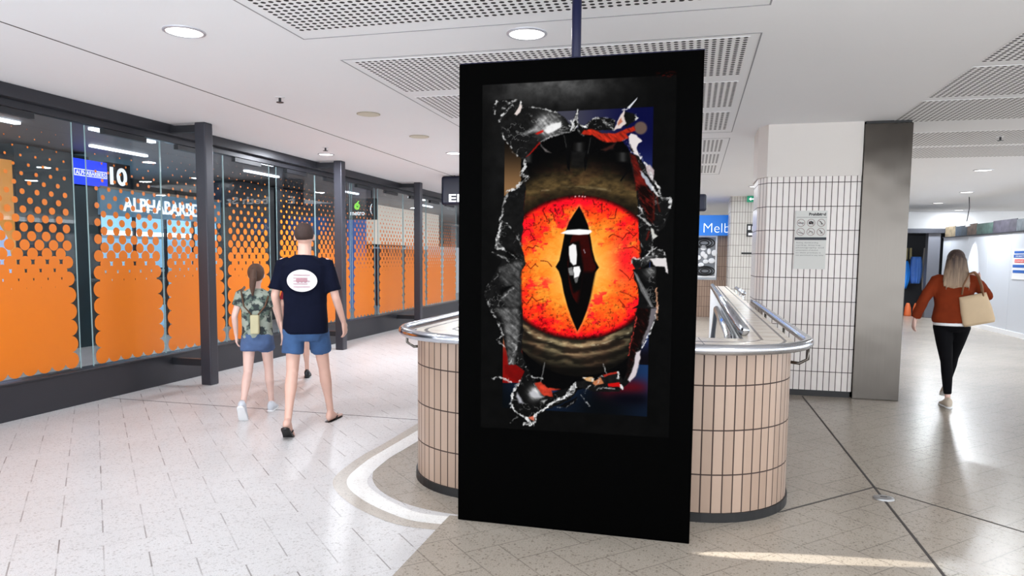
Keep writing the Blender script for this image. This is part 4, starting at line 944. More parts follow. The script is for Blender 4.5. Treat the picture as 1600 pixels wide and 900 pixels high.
MB().box(-.5, .56, 19.22, 19.28, 1.08, 2.12).build('backing', mat('art_grey', (120, 124, 130), .5, var=.5, vs=3), r)
b = MB(); rs = random.Random(3)
for k in range(9):
    a = k * 2.4; q = .085 * math.sqrt(k); b.ell((.30 + q * math.cos(a), 19.21, 1.60 + q * 1.1 * math.sin(a)), (.05 + rs.random() * .035, .012, .055 + rs.random() * .03))
b.build('white_shape', M['white'], r, smooth=True)
for cx, cz, rx, rz in ((.26, 1.95, .26, .13), (.30, 1.22, .24, .12)):
    b = MB()
    for q in (.45, .75, 1.): b.tube([(cx + rx * q * math.cos(t_), 19.212, cz + rz * q * math.sin(t_)) for t_ in [k * math.pi / 14 for k in range(29)]], .016, 6)
    b.build('grey_arc', M['rubber'], r, smooth=True)
bev(MB().box(-.53, .57, 19.21, 19.225, 2.10, 2.14).box(-.53, .57, 19.21, 19.225, 1.05, 1.09).box(.55, .58, 19.21, 19.225, 1.09, 2.10).build('white_frame', M['white'], r), .003)

# ------------------------------------------------------------------ ceiling fittings
def downlight(x, y, label, rad=.125, power=30, color=(1, .98, .95), group='round ceiling downlights'):
    r = empty('downlight', (x, y, CH), label, 'ceiling light', group)
    b = MB(); b.loft([ring_xy((x, y), rad * 1.10, CH - .001, 36), ring_xy((x, y), rad * 1.10, CH - .006, 36), ring_xy((x, y), rad * .97, CH - .012, 36), ring_xy((x, y), rad * .93, CH - .004, 36)], cap=False)
    b.build('rim', M['lampring'], r, smooth=True)
    MB().face([p for p in ring_xy((x, y), rad * .96, CH - .006, 36)][::-1]).build('diffuser', M['lamp'], r)
    if power: area('downlight_lamp', (x, y, CH - .013), rad * 1.7, power * LAMPK, color)
downlight(-3.39, 4.22, 'round white downlight at the upper left over the walkway', power=105, color=(.90, .94, 1))
downlight(-1.134, 4.77, 'round white downlight just left of the display pole', power=45)
downlight(-5.375, 9.70, 'small lit downlight close to the header above the man', .11, power=165, color=(.90, .94, 1))
downlight(-3.44, 9.94, 'lit downlight close to the hanging street sign', .11, power=165, color=(.90, .94, 1))
for x, y, pw in ((4.6, 13.4, 240), (5.75, 17.6, 240), (6.15, 20.8, 180), (7.6, 23.8, 60), (4.35, 10.9, 110)):
    downlight(x, y, {13.4: 'bright downlight nearest over the far right hall', 17.6: 'bright downlight second over the far right hall', 20.8: 'bright downlight third over the far right hall', 23.8: 'farthest bright downlight over the right hall', 10.9: 'downlight behind the steel column over the right hall'}[y], .13, pw, (.90, .95, 1))
for x, y, pw in ((-3.39, 1.6, 10), (-1.134, 1.9, 15), (1.6, 2.2, 34), (-5.3, 2.6, 15), (3.2, 1.2, 70)):
    downlight(x, y, 'round ceiling downlight above the viewer, outside the photo', power=pw)
for x, y, pw in ((-1.0, 10.2, 90), (-1.0, 12.6, 120), (1.3, 12.0, 110), (1.2, 15.6, 130), (-2.6, 12.2, 120), (-3.4, 15.5, 150), (-3.6, 21, 180), (-.8, 24, 200), (-3.6, 28, 250), (1.6, 29, 250)):  # unseen lamps added to brighten the far ceiling and end wall
    downlight(x, y, 'added unseen ceiling downlight behind the display or the tiled pillar', power=pw, color=(.90, .95, 1))
for x, y, lb in ((-3.40, 7.05, 'flush beige ceiling speaker nearer the viewer'), (-3.40, 8.49, 'flush beige ceiling speaker nearer the hanging street sign')):
    r = empty('ceiling_speaker', (x, y, CH), lb, 'speaker', 'beige ceiling speakers')
    b = MB(); b.loft([ring_xy((x, y), .125, CH - .001), ring_xy((x, y), .125, CH - .007), ring_xy((x, y), .115, CH - .010)], cap=False); b.build('rim', mat('tan_rim', (176, 168, 150), .6) if 'tan_rim' not in bpy.data.materials else bpy.data.materials['tan_rim'], r)
    MB().face(ring_xy((x, y), .117, CH - .009)[::-1]).build('grille', M['beige'], r)
for x, y, lb in ((-3.89, 6.15, 'tiny ceiling sprinkler over the left walkway'), (-5.05, 9.1, 'tiny ceiling sprinkler beside the small downlight'), (3.55, 9.87, 'tiny ceiling sprinkler in the perforated ceiling at right'), (3.05, 11.9, 'tiny ceiling sprinkler close to the steel column head')):
    r = empty('sprinkler', (x, y, CH), lb, 'sprinkler', 'ceiling sprinklers')
    MB().tube([(x, y, CH), (x, y, CH - .045)], .012, 10).build('nozzle', M['charcoal_dark'], r); MB().tube([(x, y, CH - .045), (x, y, CH - .05)], .035, 14).build('deflector', M['charcoal'], r)
    MB().tube([(x, y, CH - .001), (x, y, CH - .006)], .045, 20).build('rose', M['white'], r)
r = empty('floor_cover', (1.245, 4.94, 0), 'small oval metal cover over the floor joint', 'floor cover')
MB().loft([[(1.245 + a * math.cos(t), 4.94 + c * math.sin(t), z) for t in [k * math.pi / 16 for k in range(32)]] for a, c, z in ((.065, .052, .001), (.062, .049, .012), (.045, .035, .015))]).build('lid', mat('cover_metal', (150, 150, 150), .4, .6), r)
MB().box(1.225, 1.265, 4.935, 4.945, .014, .017).build('slot', M['slot'], r)

# ------------------------------------------------------------------ far right hall
HX = 6.45
r = empty('site_hoarding', (HX, 18.5, 0), 'white construction hoarding along the right, lit by a spotlight', 'hoarding')
n = 0; y = 11.0
while y < 21.1:
    bev(MB().box(HX, HX + .06, y, min(y + 1.195, 21.2), 0, 2.15).build('board', M['whitegloss'], r), .004); y += 1.2
MB().box(HX - .02, HX + .08, 11, 21.2, 0, .10).build('kicker', M['white'], r); MB().box(HX - .03, HX + .09, 11, 21.2, 2.15, 2.17).build('top_rail', M['charcoal'], r)
cols = [(96, 128, 120), (150, 120, 100), (70, 90, 110), (170, 150, 120), (110, 140, 150), (60, 60, 66), (140, 150, 160), (90, 84, 100)]
y = 11.0; k = 0
while y < 21.1:
    L = [.95, .6, .8, 1.2][k % 4]
    MB().box(HX + .03, HX + .05, y, min(y + L - .004, 21.2), 2.17, 2.42 + .02 * (k % 2)).build('picture_strip', mat('strip_picture_%d' % k, tuple(int(c * .62) for c in cols[k % 8]), .6, var=.95, vs=9), r); y += L; k += 1
y = 16.3
r = empty('safety_sign', (HX, 16.6, 1.2), 'white site notice with blue and red blocks on the hoarding', 'sign')
MB().box(HX - .012, HX - .001, 16.2, 16.86, 1.18, 1.80).build('plate', M['white'], r)
bl, rd = mat('sign_blue_block', (50, 100, 180), .5), mat('sign_red_block', (214, 70, 70), .5)
for z0, z1, c, a, e in ((1.71, 1.76, bl, 16.24, 16.8), (1.62, 1.69, bl, 16.22, 16.82), (1.52, 1.59, rd, 16.30, 16.76), (1.42, 1.48, bl, 16.22, 16.84), (1.31, 1.37, bl, 16.24, 16.82)):
    MB().box(HX - .015, HX - .012, a, e, z0, z1).build('block', c, r)
for z, s in ((1.535, 'DANGER'), (1.635, 'SITE SAFETY')): text(s, 'lettering', M['white'], r, (HX - .016, 16.72, z), .05, '-x', .001, fit=(.38, .035))
# spotlight on the hoarding
r = empty('spotlight', (6.2, 19.1, 2.4), 'small spotlight on a cable washing the white hoarding', 'spotlight')
MB().tube([(6.25, 18.95, CH), (6.27, 18.95, 2.8), (6.24, 18.97, 2.48)], .010, 8).build('cable', M['charcoal'], r, smooth=True)
MB().tube([(6.24, 18.97, 2.48), (6.27, 18.97, 2.36)], .055, 16).build('head', M['white'], r, smooth=True)
spot('spotlight_lamp', (6.20, 18.97, 2.34), (6.43, 19.1, 1.0), 420 * LAMPK, math.radians(48), .3, (.92, .96, 1))
# white fascia of the far hall and dark unit beside the hoarding
o = MB().box(2.6, 12.4, 24.4, 24.7, 2.5, CH - .005).build('hall_fascia', M['white']); tag(o, 'white fascia across the far end of the right hall', 'fascia')
r = empty('dark_shop_unit', (5.8, 21.5, 0), 'dark open shop unit left of the white hoarding', 'shop unit')
dk = mat('unit_dark', (42, 44, 52), .6)
MB().box(3.2, 7.2, 23.2, 23.3, 0, 2.45).build('back_wall', dk, r); MB().box(7.2, 7.3, 21.3, 23.3, 0, 2.45).build('side_wall', dk, r)
MB().box(3.2, 7.3, 21.2, 23.3, 2.28, 2.40).build('head', dk, r)
bev(MB().box(6.1, 6.4, 21.25, 21.5, 0, 2.28).build('jamb', mat('jamb_grey', (96, 98, 106), .5), r), .01)
b = MB(); rs = random.Random(8)
for k in range(14): x = 4.8 + k * .1; b.tube([(x, 22.8, 1.9), (x + rs.uniform(-.02, .02), 22.75, 1.45 + rs.random() * .2)], .035, 8)
o = b.build('hanging_garments', mat('garment_sand', (176, 164, 120), .7, var=.3, vs=8)); tag(o, 'row of sand-coloured garments hanging in the dark shop unit', 'garments'); o['kind'] = 'stuff'
def cloth(x, y, z, w, h, col, name, label, cat, seed):
    b = MB(); rs = random.Random(seed); rings = []
    for k in range(12):
        t = k / 11; ww = w * (.65 + .35 * math.sin(t * 2.6 + .3)); rings.append([(x + ww * math.cos(a) * (1 + .12 * math.sin(5 * a + seed)), y + .16 * math.sin(a) * (1 + .2 * math.sin(7 * a)), z + h * (1 - t)) for a in [q * math.pi / 14 for q in range(28)]])
    b.loft(rings); o = b.build(name, mat(name + str(seed), col, .6, var=.3, vs=6), smooth=True); tag(o, label, cat)
cloth(5.62, 22.0, .75, .26, .78, (30, 130, 225), 'blue_tarpaulin', 'bright blue tarpaulin bundle beside the steel column', 'tarpaulin', 1)
cloth(6.06, 22.1, .9, .16, .75, (60, 110, 190), 'blue_garment', 'darker blue hanging garment right of the tarpaulin', 'garment', 2)
cloth(6.42, 22.35, .7, .13, 1.2, (196, 192, 186), 'pale_garment', 'pale draped garment beside the hoarding end', 'garment', 3)
for k in range(5):
    x = 5.42 + k * .21
    b = MB(); b.loft([ring_xy((x, 21.8), rr_, z, 16) for rr_, z in ((.09, 0), (.095, .04), (.08, .22), (.05, .33), (.04, .36))])
    o = b.build('orange_bollard', mat('bollard_orange', (220, 110, 60), .5) if k == 0 else bpy.data.materials['bollard_orange'], smooth=True); tag(o, ['leftmost', 'second from left', 'middle', 'second from right', 'rightmost'][k] + ' of the small orange bollards in the dark shop unit', 'bollard', 'orange bollards')
# ------------------------------------------------------------------ people
SKIN = mat('skin', (218, 176, 160), .5, var=.05, vs=20); SKIN2 = mat('skin_pale', (224, 188, 176), .5, var=.05, vs=20)
def remesh(o, v, it=6, sf=.5):
    m = o.modifiers.new('surface', 'REMESH'); m.mode = 'VOXEL'; m.voxel_size = v; m.use_smooth_shade = True
    s = o.modifiers.new('smooth', 'SMOOTH'); s.iterations = it; s.factor = sf; return o
FOLD = bpy.data.textures.new('folds', 'CLOUDS'); FOLD.noise_scale = .13; FOLD.noise_depth = 2
def folds(o, k=.022):
    d = o.modifiers.new('folds', 'DISPLACE'); d.texture = FOLD; d.strength = k; d.mid_level = .5; d.texture_coords = 'LOCAL'; return o
def hand(b, wrist, d, palm_n, thumb_side, s=1.0, curl=.5):
    """palm, four fingers of unequal length and a thumb leaving the side of the palm"""
    d = Vector(d).normalized(); n = Vector(palm_n); n = (n - d * n.dot(d)).normalized(); side = d.cross(n).normalized() * thumb_side
    w = Vector(wrist)
    rings = []
    for t, hw, th in ((0, .026, .018), (.03, .033, .017), (.06, .040, .015), (.088, .040, .012)):
        c = w + d * t * s; rings.append([c + side * hw * s * math.cos(a) + n * th * s * math.sin(a) for a in [k * math.pi / 6 for k in range(12)]])
    b.loft(rings)
    for k, (L, off) in enumerate(((.068, .030), (.078, .011), (.072, -.010), (.056, -.029))):
        p = w + d * .080 * s + side * off * s; q = [p]; dd = d.copy()
        for j, f in enumerate((.45, .32, .23)):
            dd = (dd * math.cos(curl * (.45 + .2 * j)) + n * math.sin(curl * (.45 + .2 * j))).normalized(); q.append(q[-1] + dd * L * f * s)
        b.limb(q, [.0098 * s, .0092 * s, .0085 * s, .0072 * s], 8)
    p = w + d * .022 * s + side * .024 * s; t1 = (side * .75 + d * .75 + n * .25).normalized(); t2 = (side * .25 + d * .9 + n * .35).normalized()
    b.limb([p, p + t1 * .034 * s, p + t1 * .034 * s + t2 * .030 * s, p + t1 * .034 * s + t2 * .052 * s], [.014 * s, .0125 * s, .0105 * s, .008 * s], 9)
def head(b, c, s, tilt=(0, 0, 0)):
    from mathutils import Euler
    R = Euler(tilt).to_matrix(); P = lambda x, y, z: Vector(c) + R @ Vector((x, y, z)) * s
    E = lambda p, r, rot=None: b.ell(P(*p), tuple(k * s for k in r), R if rot is None else R @ rot)
    E((0, -.008, .022), (.073, .092, .090)); E((0, .022, -.035), (.056, .062, .070)); E((0, .045, -.082), (.028, .026, .022))
    E((0, .088, -.010), (.011, .018, .024)); E((0, .098, -.026), (.014, .012, .009)); E((0, .070, .022), (.052, .018, .012))
    E((0, .078, -.055), (.022, .010, .006)); E((0, .076, -.065), (.018, .010, .006)); E((.040, .055, -.018), (.020, .02, .018)); E((-.040, .055, -.018), (.020, .02, .018))
    for sx in (-1, 1): E((sx * .075, -.002, -.002), (.009, .018, .030))
    return P
def eyes(P, s, root):
    b = MB()
    for sx in (-1, 1): b.ell(P(sx * .030, .072, .004), (.011 * s, .008 * s, .008 * s))
    o = b.build('eyes', M['white'], root, smooth=True, world=False)
    b = MB()
    for sx in (-1, 1): b.ell(P(sx * .030, .080, .004), (.005 * s, .003 * s, .005 * s))
    b.build('pupils', M['rubber'], o, smooth=True, world=False)
def foot(b, ankle, toe_dir, down, s=1.0):
    """bare foot mesh from ankle, heel to toes"""
    f = Vector(toe_dir).normalized(); dn = Vector(down).normalized(); sd = f.cross(dn).normalized(); a = Vector(ankle)
    rings = []
    for t, hw, top, bot in ((-.062, .018, .02, .066), (-.045, .030, -.01, .082), (0, .034, -.03, .084), (.06, .038, .012, .084), (.12, .045, .045, .084), (.165, .042, .058, .084), (.195, .030, .066, .082)):
        c = a + f * t * s; rings.append([c + sd * hw * s * math.cos(q) + dn * s * ((top + bot) / 2 + (bot - top) / 2 * math.sin(q)) for q in [k * math.pi / 7 for k in range(14)]])
    b.loft(rings)
    for k, (o_, l, rr) in enumerate(((-.026, .028, .012), (-.008, .026, .009), (.007, .022, .008), (.020, .017, .008), (.032, .010, .008))):
        p = a + f * .185 * s + sd * o_ * s + dn * .073 * s; b.limb([p, p + f * l * s], [rr * s, rr * s * .9], 8)
def shoe(root, ankle, toe_dir, down, s, m, sole_m):
    f = Vector(toe_dir).normalized(); dn = Vector(down).normalized(); sd = f.cross(dn).normalized(); a = Vector(ankle)
    def rings(tab): return [[a + f * t * s + sd * hw * s * math.cos(q) + dn * s * ((top + bot) / 2 + (bot - top) / 2 * math.sin(q)) for q in [k * math.pi / 9 for k in range(18)]] for t, hw, top, bot in tab]
    o = MB().loft(rings(((-.085, .020, .0, .07), (-.07, .036, -.025, .085), (-.02, .043, -.035, .09), (.04, .045, -.01, .09), (.10, .050, .025, .09), (.16, .050, .042, .09), (.20, .040, .055, .09), (.222, .02, .065, .088)))).build('shoe', m, root, smooth=True, world=False)
    MB().loft(rings(((-.092, .022, .074, .10), (-.07, .041, .074, .10), (.0, .044, .078, .10), (.10, .054, .078, .10), (.17, .054, .078, .10), (.215, .040, .076, .10), (.232, .02, .078, .098)))).build('sole', sole_m, o, smooth=True, world=False)
    b = MB()
    for k in range(4):
        t = .03 + k * .026; z = -.012 + k * .014
        b.tube([a + f * t * s + sd * x * s + dn * (z - .004) * s for x in (-.022, 0, .022)], .0035 * s, 6)
    b.build('laces', M['white'], o, world=False)
def legs_arms(b, J, s, g=1.0):
    for S in 'LR':
        b.limb([J['hip' + S], (Vector(J['hip' + S]) + Vector(J['kn' + S])) / 2 + Vector((0, .008, 0)), J['kn' + S]], [.078 * s * g, .066 * s * g, .052 * s * g], 16)
        k, a = Vector(J['kn' + S]), Vector(J['an' + S]); c = k + (a - k) * .3 + Vector((0, -.012 * s, 0))
        b.limb([k, c, k + (a - k) * .65, a], [.051 * s * g, .053 * s * g, .037 * s * g, .030 * s * g], 14)
        sh, el, wr = Vector(J['sh' + S]), Vector(J['el' + S]), Vector(J['wr' + S])
        b.limb([sh, (sh + el) / 2, el], [.047 * s * g, .042 * s * g, .036 * s * g], 12); b.limb([el, el + (wr - el) * .3, wr], [.036 * s * g, .036 * s * g, .023 * s], 12)
def ell_ring(c, rx, ry, n=24, p=2.3, yaw=0):
    out = []
    for k in range(n):
        a = 2 * math.pi * k / n; cc, ss = math.cos(a), math.sin(a)
        x = rx * math.copysign(abs(cc) ** (2 / p), cc); y = ry * math.copysign(abs(ss) ** (2 / p), ss)
        out.append(Vector(c) + Vector((x * math.cos(yaw) - y * math.sin(yaw), x * math.sin(yaw) + y * math.cos(yaw), 0)))
    return out
def torso(b, rows): return b.loft([ell_ring((cx, cy, z), rx, ry, yaw=yw) for z, cx, cy, rx, ry, yw in rows])
def strands(b, paths, r): 
    for p in paths: b.tube(p, r, 6)

# --- man in the dark T-shirt
man = empty('person', (-3.30, 5.56, 0), 'man seen from behind in a navy T-shirt with a white oval print and blue shorts', 'person', rz=math.radians(20))
J = dict(hipL=(-.095, -.02, .95), hipR=(.095, .0, .95), knL=(-.115, -.03, .52), anL=(-.10, -.32, .14), knR=(.125, .17, .53), anR=(.16, .29, .088),
         shL=(-.185, 0, 1.475), shR=(.185, .0, 1.475), elL=(-.255, -.02, 1.19), wrL=(-.235, .10, .955), elR=(.265, -.02, 1.175), wrR=(.315, .10, .945))
b = MB(); torso(b, [(.88, 0, 0, .10, .08, 0), (.95, 0, 0, .165, .115, 0), (1.05, 0, 0, .15, .10, 0), (1.2, 0, .005, .155, .105, 0), (1.35, 0, .0, .18, .115, 0), (1.45, 0, -.005, .175, .10, 0), (1.52, 0, -.01, .09, .07, 0)])
b.limb([(0, -.012, 1.50), (0, .0, 1.58), (0, .008, 1.64)], [.062, .058, .058]); P = head(b, (0, .012, 1.70), 1.05, (-.02, 0, .15))
legs_arms(b, J, 1.0)
hand(b, J['wrR'], (.12, .25, -.95), (-.8, .3, 0), 1, 1.05, .7); hand(b, J['wrL'], (.0, .15, -1), (.8, .3, 0), -1, 1.05, .7)
foot(b, J['anL'], (0, .80, -.60), (0, -.60, -.80), 1.0); foot(b, J['anR'], (.25, 1, 0), (0, 0, -1), 1.0)
remesh(b.build('body', SKIN, man, smooth=True, world=False), .0075, 3); eyes(P, 1.05, man)
NV = mat('navy_cotton', (7, 12, 32), .9, spec=.15, var=.25, vs=7)
b = MB(); torso(b, [(.86, 0, -.005, .195, .135, 0), (.95, 0, -.005, .195, .135, 0), (1.10, 0, -.0, .185, .125, 0), (1.25, 0, 0, .19, .125, 0), (1.38, 0, 0, .205, .135, 0), (1.46, 0, -.005, .205, .12, 0), (1.515, 0, -.01, .13, .09, 0), (1.545, 0, -.008, .075, .07, 0)])
for S, sx in (('L', -1), ('R', 1)):
    sh, el = Vector(J['sh' + S]), Vector(J['el' + S]); e = sh + (el - sh) * .82
    b.tube([sh + Vector((-sx * .05, 0, .006)), sh + Vector((sx * .005, 0, -.006)), (sh + e) / 2, e], [.052, .060, .064, .070], 16)
shirt = folds(remesh(b.build('t_shirt', NV, man, smooth=True, world=False), .010, 6), .014)
# white oval print on the back, laid on the cloth
b = MB(); n = 40; rg_ = []
for q in (.0, .35, .7, 1.0):
    rg_.append([(.0 + .128 * q * math.cos(2 * math.pi * k / n), -.152 + .012 * q * q * math.cos(2 * math.pi * k / n) ** 2 * 1.6 + .006 * (q * math.sin(2 * math.pi * k / n)) ** 2, 1.325 + .095 * q * math.sin(2 * math.pi * k / n)) for k in range(n)])
b.loft(rg_, cap=False); pr = b.build('back_print', mat('print_white', (216, 210, 212), .8, var=.15, vs=30), shirt, smooth=True, world=False)
pr['label'] = 'white oval print on the back of the shirt'
b = MB()
for k in range(5): b.box(-.07, .07 - .02 * (k % 2), -.1545, -.1535, 1.27 + k * .025, 1.276 + k * .025)
for k in range(3): b.ell((-.03 + k * .03, -.1535, 1.33), (.018, .002, .022))
b.build('print_marks', mat('print_grey_red', (170, 130, 138), .8), shirt, world=False)
DN = mat('blue_denim', (52, 84, 128), .85, var=.3, vs=14)
def shorts(J, s, root, m, z_w, hem, rw, gg=1.0, name='shorts'):
    b = MB(); torso(b, [(z_w, 0, -.004, .172 * s * gg, .122 * s * gg, 0), (z_w - .12 * s, 0, -.006, .182 * s * gg, .13 * s * gg, 0), (z_w - .21 * s, 0, 0, .13 * s * gg, .10 * s * gg, 0)])
    for S in 'LR':
        h, k = Vector(J['hip' + S]), Vector(J['kn' + S]); e = h + (k - h) * hem
        b.tube([h + Vector((0, 0, .02 * s)), (h + e) / 2, e], [.09 * s * gg, rw * s * .98, rw * s], 18)
    return folds(remesh(b.build(name, m, root, smooth=True, world=False), .010, 5))
shorts(J, 1.0, man, DN, 1.0, .62, .096)
b = MB(); c = Vector((0, .004, 1.722)); 
b.ell(c + Vector((0, -.012, .012)), (.083, .102, .096)); hr = b.build('hair', mat('dark_hair', (58, 42, 38), .8, var=.3, vs=40), man, smooth=True, world=False)
for v in hr.data.vertices:                                     # short crop: clear of the face and the neck
    p = v.co - c
    if p.y > .055 and p.z < .055: v.co.y = c.y + .055 + (p.y - .055) * .1
    if p.z < -.045: v.co.z = c.z - .045 + (p.z + .045) * .15
def thong(root, ankle, toe_dir, down, s, m):
    f = Vector(toe_dir).normalized(); dn = Vector(down).normalized(); sd = f.cross(dn).normalized(); a = Vector(ankle) + dn * .086 * s
    tab = ((-.078, .012), (-.06, .034), (0, .036), (.06, .040), (.13, .050), (.18, .048), (.215, .030), (.225, .01))
    r0 = [a + f * t * s + sd * w_ * s for t, w_ in tab] + [a + f * t * s - sd * w_ * s for t, w_ in tab[::-1]]
    o = MB().loft([r0, [p + dn * .018 * s for p in r0]]).build('flip_flop', m, root, world=False)
    b = MB()
    for sx in (-1, 1): b.tube([a + f * .16 * s, a + f * .12 * s + sd * sx * .02 * s - dn * .042 * s, a + f * .06 * s + sd * sx * .040 * s - dn * .030 * s, a + f * .03 * s + sd * sx * .040 * s], .006 * s, 8)
    b.build('strap', m, o, smooth=True, world=False)
thong(man, J['anL'], (0, .80, -.60), (0, -.60, -.80), 1.0, M['rubber']); thong(man, J['anR'], (.25, 1, 0), (0, 0, -1), 1.0, M['rubber'])

# --- girl with the satchel
girl = empty('person', (-4.04, 5.93, 0), 'girl in a patterned T-shirt, denim shorts and white sneakers walking left of the man', 'person', rz=math.radians(22))
s = .80
G = dict(hipL=(-.075, -.01, .76), hipR=(.075, 0, .76), knL=(-.085, -.04, .42), anL=(-.085, -.27, .145), knR=(.08, .10, .43), anR=(.085, .17, .078),
         shL=(-.14, 0, 1.165), shR=(.14, 0, 1.165), elL=(-.20, -.03, .96), wrL=(-.205, .04, .77), elR=(.20, -.02, .96), wrR=(.225, .05, .78))
b = MB(); torso(b, [(.70, 0, 0, .09, .07, 0), (.77, 0, 0, .14, .10, 0), (.86, 0, 0, .115, .08, 0), (.97, 0, 0, .115, .08, 0), (1.08, 0, 0, .135, .088, 0), (1.16, 0, -.004, .125, .075, 0), (1.21, 0, -.006, .06, .05, 0)])
b.limb([(0, -.01, 1.19), (0, 0, 1.26), (0, .006, 1.30)], [.044, .040, .042]); P = head(b, (0, .01, 1.345), .92, (-.02, 0, .1))
legs_arms(b, G, s, 1.02)
hand(b, G['wrR'], (.05, .2, -1), (-.8, .3, 0), 1, .85, .6); hand(b, G['wrL'], (-.02, .15, -1), (.8, .3, 0), -1, .85, .6)
remesh(b.build('body', SKIN2, girl, smooth=True, world=False), .0075, 3); eyes(P, .9, girl)
cam_m = mat('patterned_cotton', (70, 84, 80), .85); t = NT(cam_m); nn = t.noise(t.obj(), 13, 3); nn2 = t.noise(t.obj(), 22, 2)
t.set(t.b.inputs['Base Color'], t.mix(t.map(nn, .48, .54), t.mix(t.map(nn2, .5, .56), sg((42, 50, 52)), sg((92, 108, 98))), sg((150, 158, 146))))
b = MB(); torso(b, [(.74, 0, 0, .148, .108, 0), (.86, 0, 0, .14, .098, 0), (.98, 0, 0, .14, .096, 0), (1.08, 0, 0, .152, .102, 0), (1.165, 0, -.004, .15, .09, 0), (1.205, 0, -.006, .09, .065, 0), (1.225, 0, -.005, .06, .052, 0)])
for S, sx in (('L', -1), ('R', 1)):
    sh, el = Vector(G['sh' + S]), Vector(G['el' + S]); e = sh + (el - sh) * .55
    b.tube([sh + Vector((-sx * .03, 0, .01)), sh, e], [.054, .056, .056], 14)
folds(remesh(b.build('t_shirt', cam_m, girl, smooth=True, world=False), .009, 5), .012)
shorts(G, .80, girl, mat('denim_shorts', (70, 92, 132), .85, var=.3, vs=14), .80, .40, .098, 1.02)
b = MB(); c = Vector((0, .004, 1.362)); HB = mat('brown_hair', (82, 58, 46), .7, var=.35, vs=40)
b.ell(c + Vector((0, -.010, .012)), (.078, .094, .090)); b.ell(c + Vector((0, -.098, .03)), (.030, .026, .030))
b.limb([c + Vector((0, -.11, .03)), c + Vector((0, -.135, -.04)), c + Vector((-.01, -.125, -.12)), c + Vector((-.01, -.12, -.20))], [.026, .034, .028, .010])
hr = remesh(b.build('hair', HB, girl, smooth=True, world=False), .008, 3)
for v in hr.data.vertices:
    p = v.co - c
    if p.y > .05 and p.z < .05: v.co.y = c.y + .05 + (p.y - .05) * .1
for S, d, dn in (('L', (0, .62, -.78), (0, -.78, -.62)), ('R', (0, 1, 0), (0, 0, -1))): shoe(girl, G['an' + S], d, dn, .82, M['whitegloss'], M['white'])
bag = empty('shoulder_bag', (-4.04, 5.93, 0), 'small beige bag with a long strap on the back of the girl', 'bag', rz=math.radians(22))
bev(MB().box(-.03, .05, -.165, -.112, .80, .98, Matrix.Translation((0, 0, 0)).to_3x3()).build('pouch', mat('beige_leather', (186, 178, 142), .6, var=.15), bag, world=False), .012, 3)
MB().tube([(-.02, -.135, .98), (-.09, -.125, 1.06), (-.125, -.07, 1.20), (-.11, .02, 1.235)], .008, 8, 1.6, .6).tube([(.04, -.135, .98), (.10, -.115, 1.06), (.12, -.06, 1.15)], .008, 8).build('strap', mat('brown_strap', (96, 66, 46), .6), bag, smooth=True, world=False)

# --- child in red, mostly hidden behind the man
kid = empty('person', (-4.72, 7.78, 0), 'child in a red top mostly hidden behind the man', 'person', rz=math.radians(25))
s = .76
K = {k: tuple(c * .95 for c in v) for k, v in G.items()}
K['anL'] = (-.08, -.02, .08); K['knL'] = (-.08, .03, .40); K['anR'] = (.085, .12, .08); K['knR'] = (.08, .10, .41)
b = MB(); torso(b, [(.67, 0, 0, .09, .07, 0), (.73, 0, 0, .13, .095, 0), (.83, 0, 0, .11, .08, 0), (1.03, 0, 0, .13, .085, 0), (1.11, 0, 0, .12, .072, 0), (1.15, 0, 0, .06, .05, 0)])
b.limb([(0, -.01, 1.13), (0, 0, 1.2), (0, .006, 1.23)], [.042, .038, .04]); P = head(b, (0, .01, 1.285), .9)
legs_arms(b, K, s, 1.02); hand(b, K['wrR'], (.05, .2, -1), (-.8, .3, 0), 1, .8, .6); hand(b, K['wrL'], (-.02, .15, -1), (.8, .3, 0), -1, .8, .6)
remesh(b.build('body', SKIN, kid, smooth=True, world=False), .009, 3); eyes(P, .88, kid)
b = MB(); torso(b, [(.70, 0, 0, .14, .10, 0), (.9, 0, 0, .13, .092, 0), (1.03, 0, 0, .145, .098, 0), (1.11, 0, -.004, .145, .088, 0), (1.15, 0, -.006, .085, .062, 0), (1.168, 0, -.005, .056, .05, 0)])
for S, sx in (('L', -1), ('R', 1)):
    sh, el = Vector(K['sh' + S]), Vector(K['el' + S]); b.tube([sh + Vector((-sx * .03, 0, .01)), sh, sh + (el - sh) * .6], [.052, .054, .054], 14)
remesh(b.build('t_shirt', mat('red_cotton', (140, 28, 44), .85, var=.2), kid, smooth=True, world=False), .011, 5)
shorts(K, .76, kid, mat('dark_shorts', (40, 48, 66), .85), .76, .55, .10, 1.02)
b = MB(); c = Vector((0, .004, 1.30)); b.ell(c + Vector((0, -.012, .012)), (.076, .092, .088)); hr = b.build('hair', bpy.data.materials['dark_hair'], kid, smooth=True, world=False)
for v in hr.data.vertices:
    p = v.co - c
    if p.y > .05 and p.z < .05: v.co.y = c.y + .05 + (p.y - .05) * .1
for S in 'LR': shoe(kid, K['an' + S], (0, 1, 0), (0, 0, -1), .8, M['charcoal_dark'], M['rubber'])

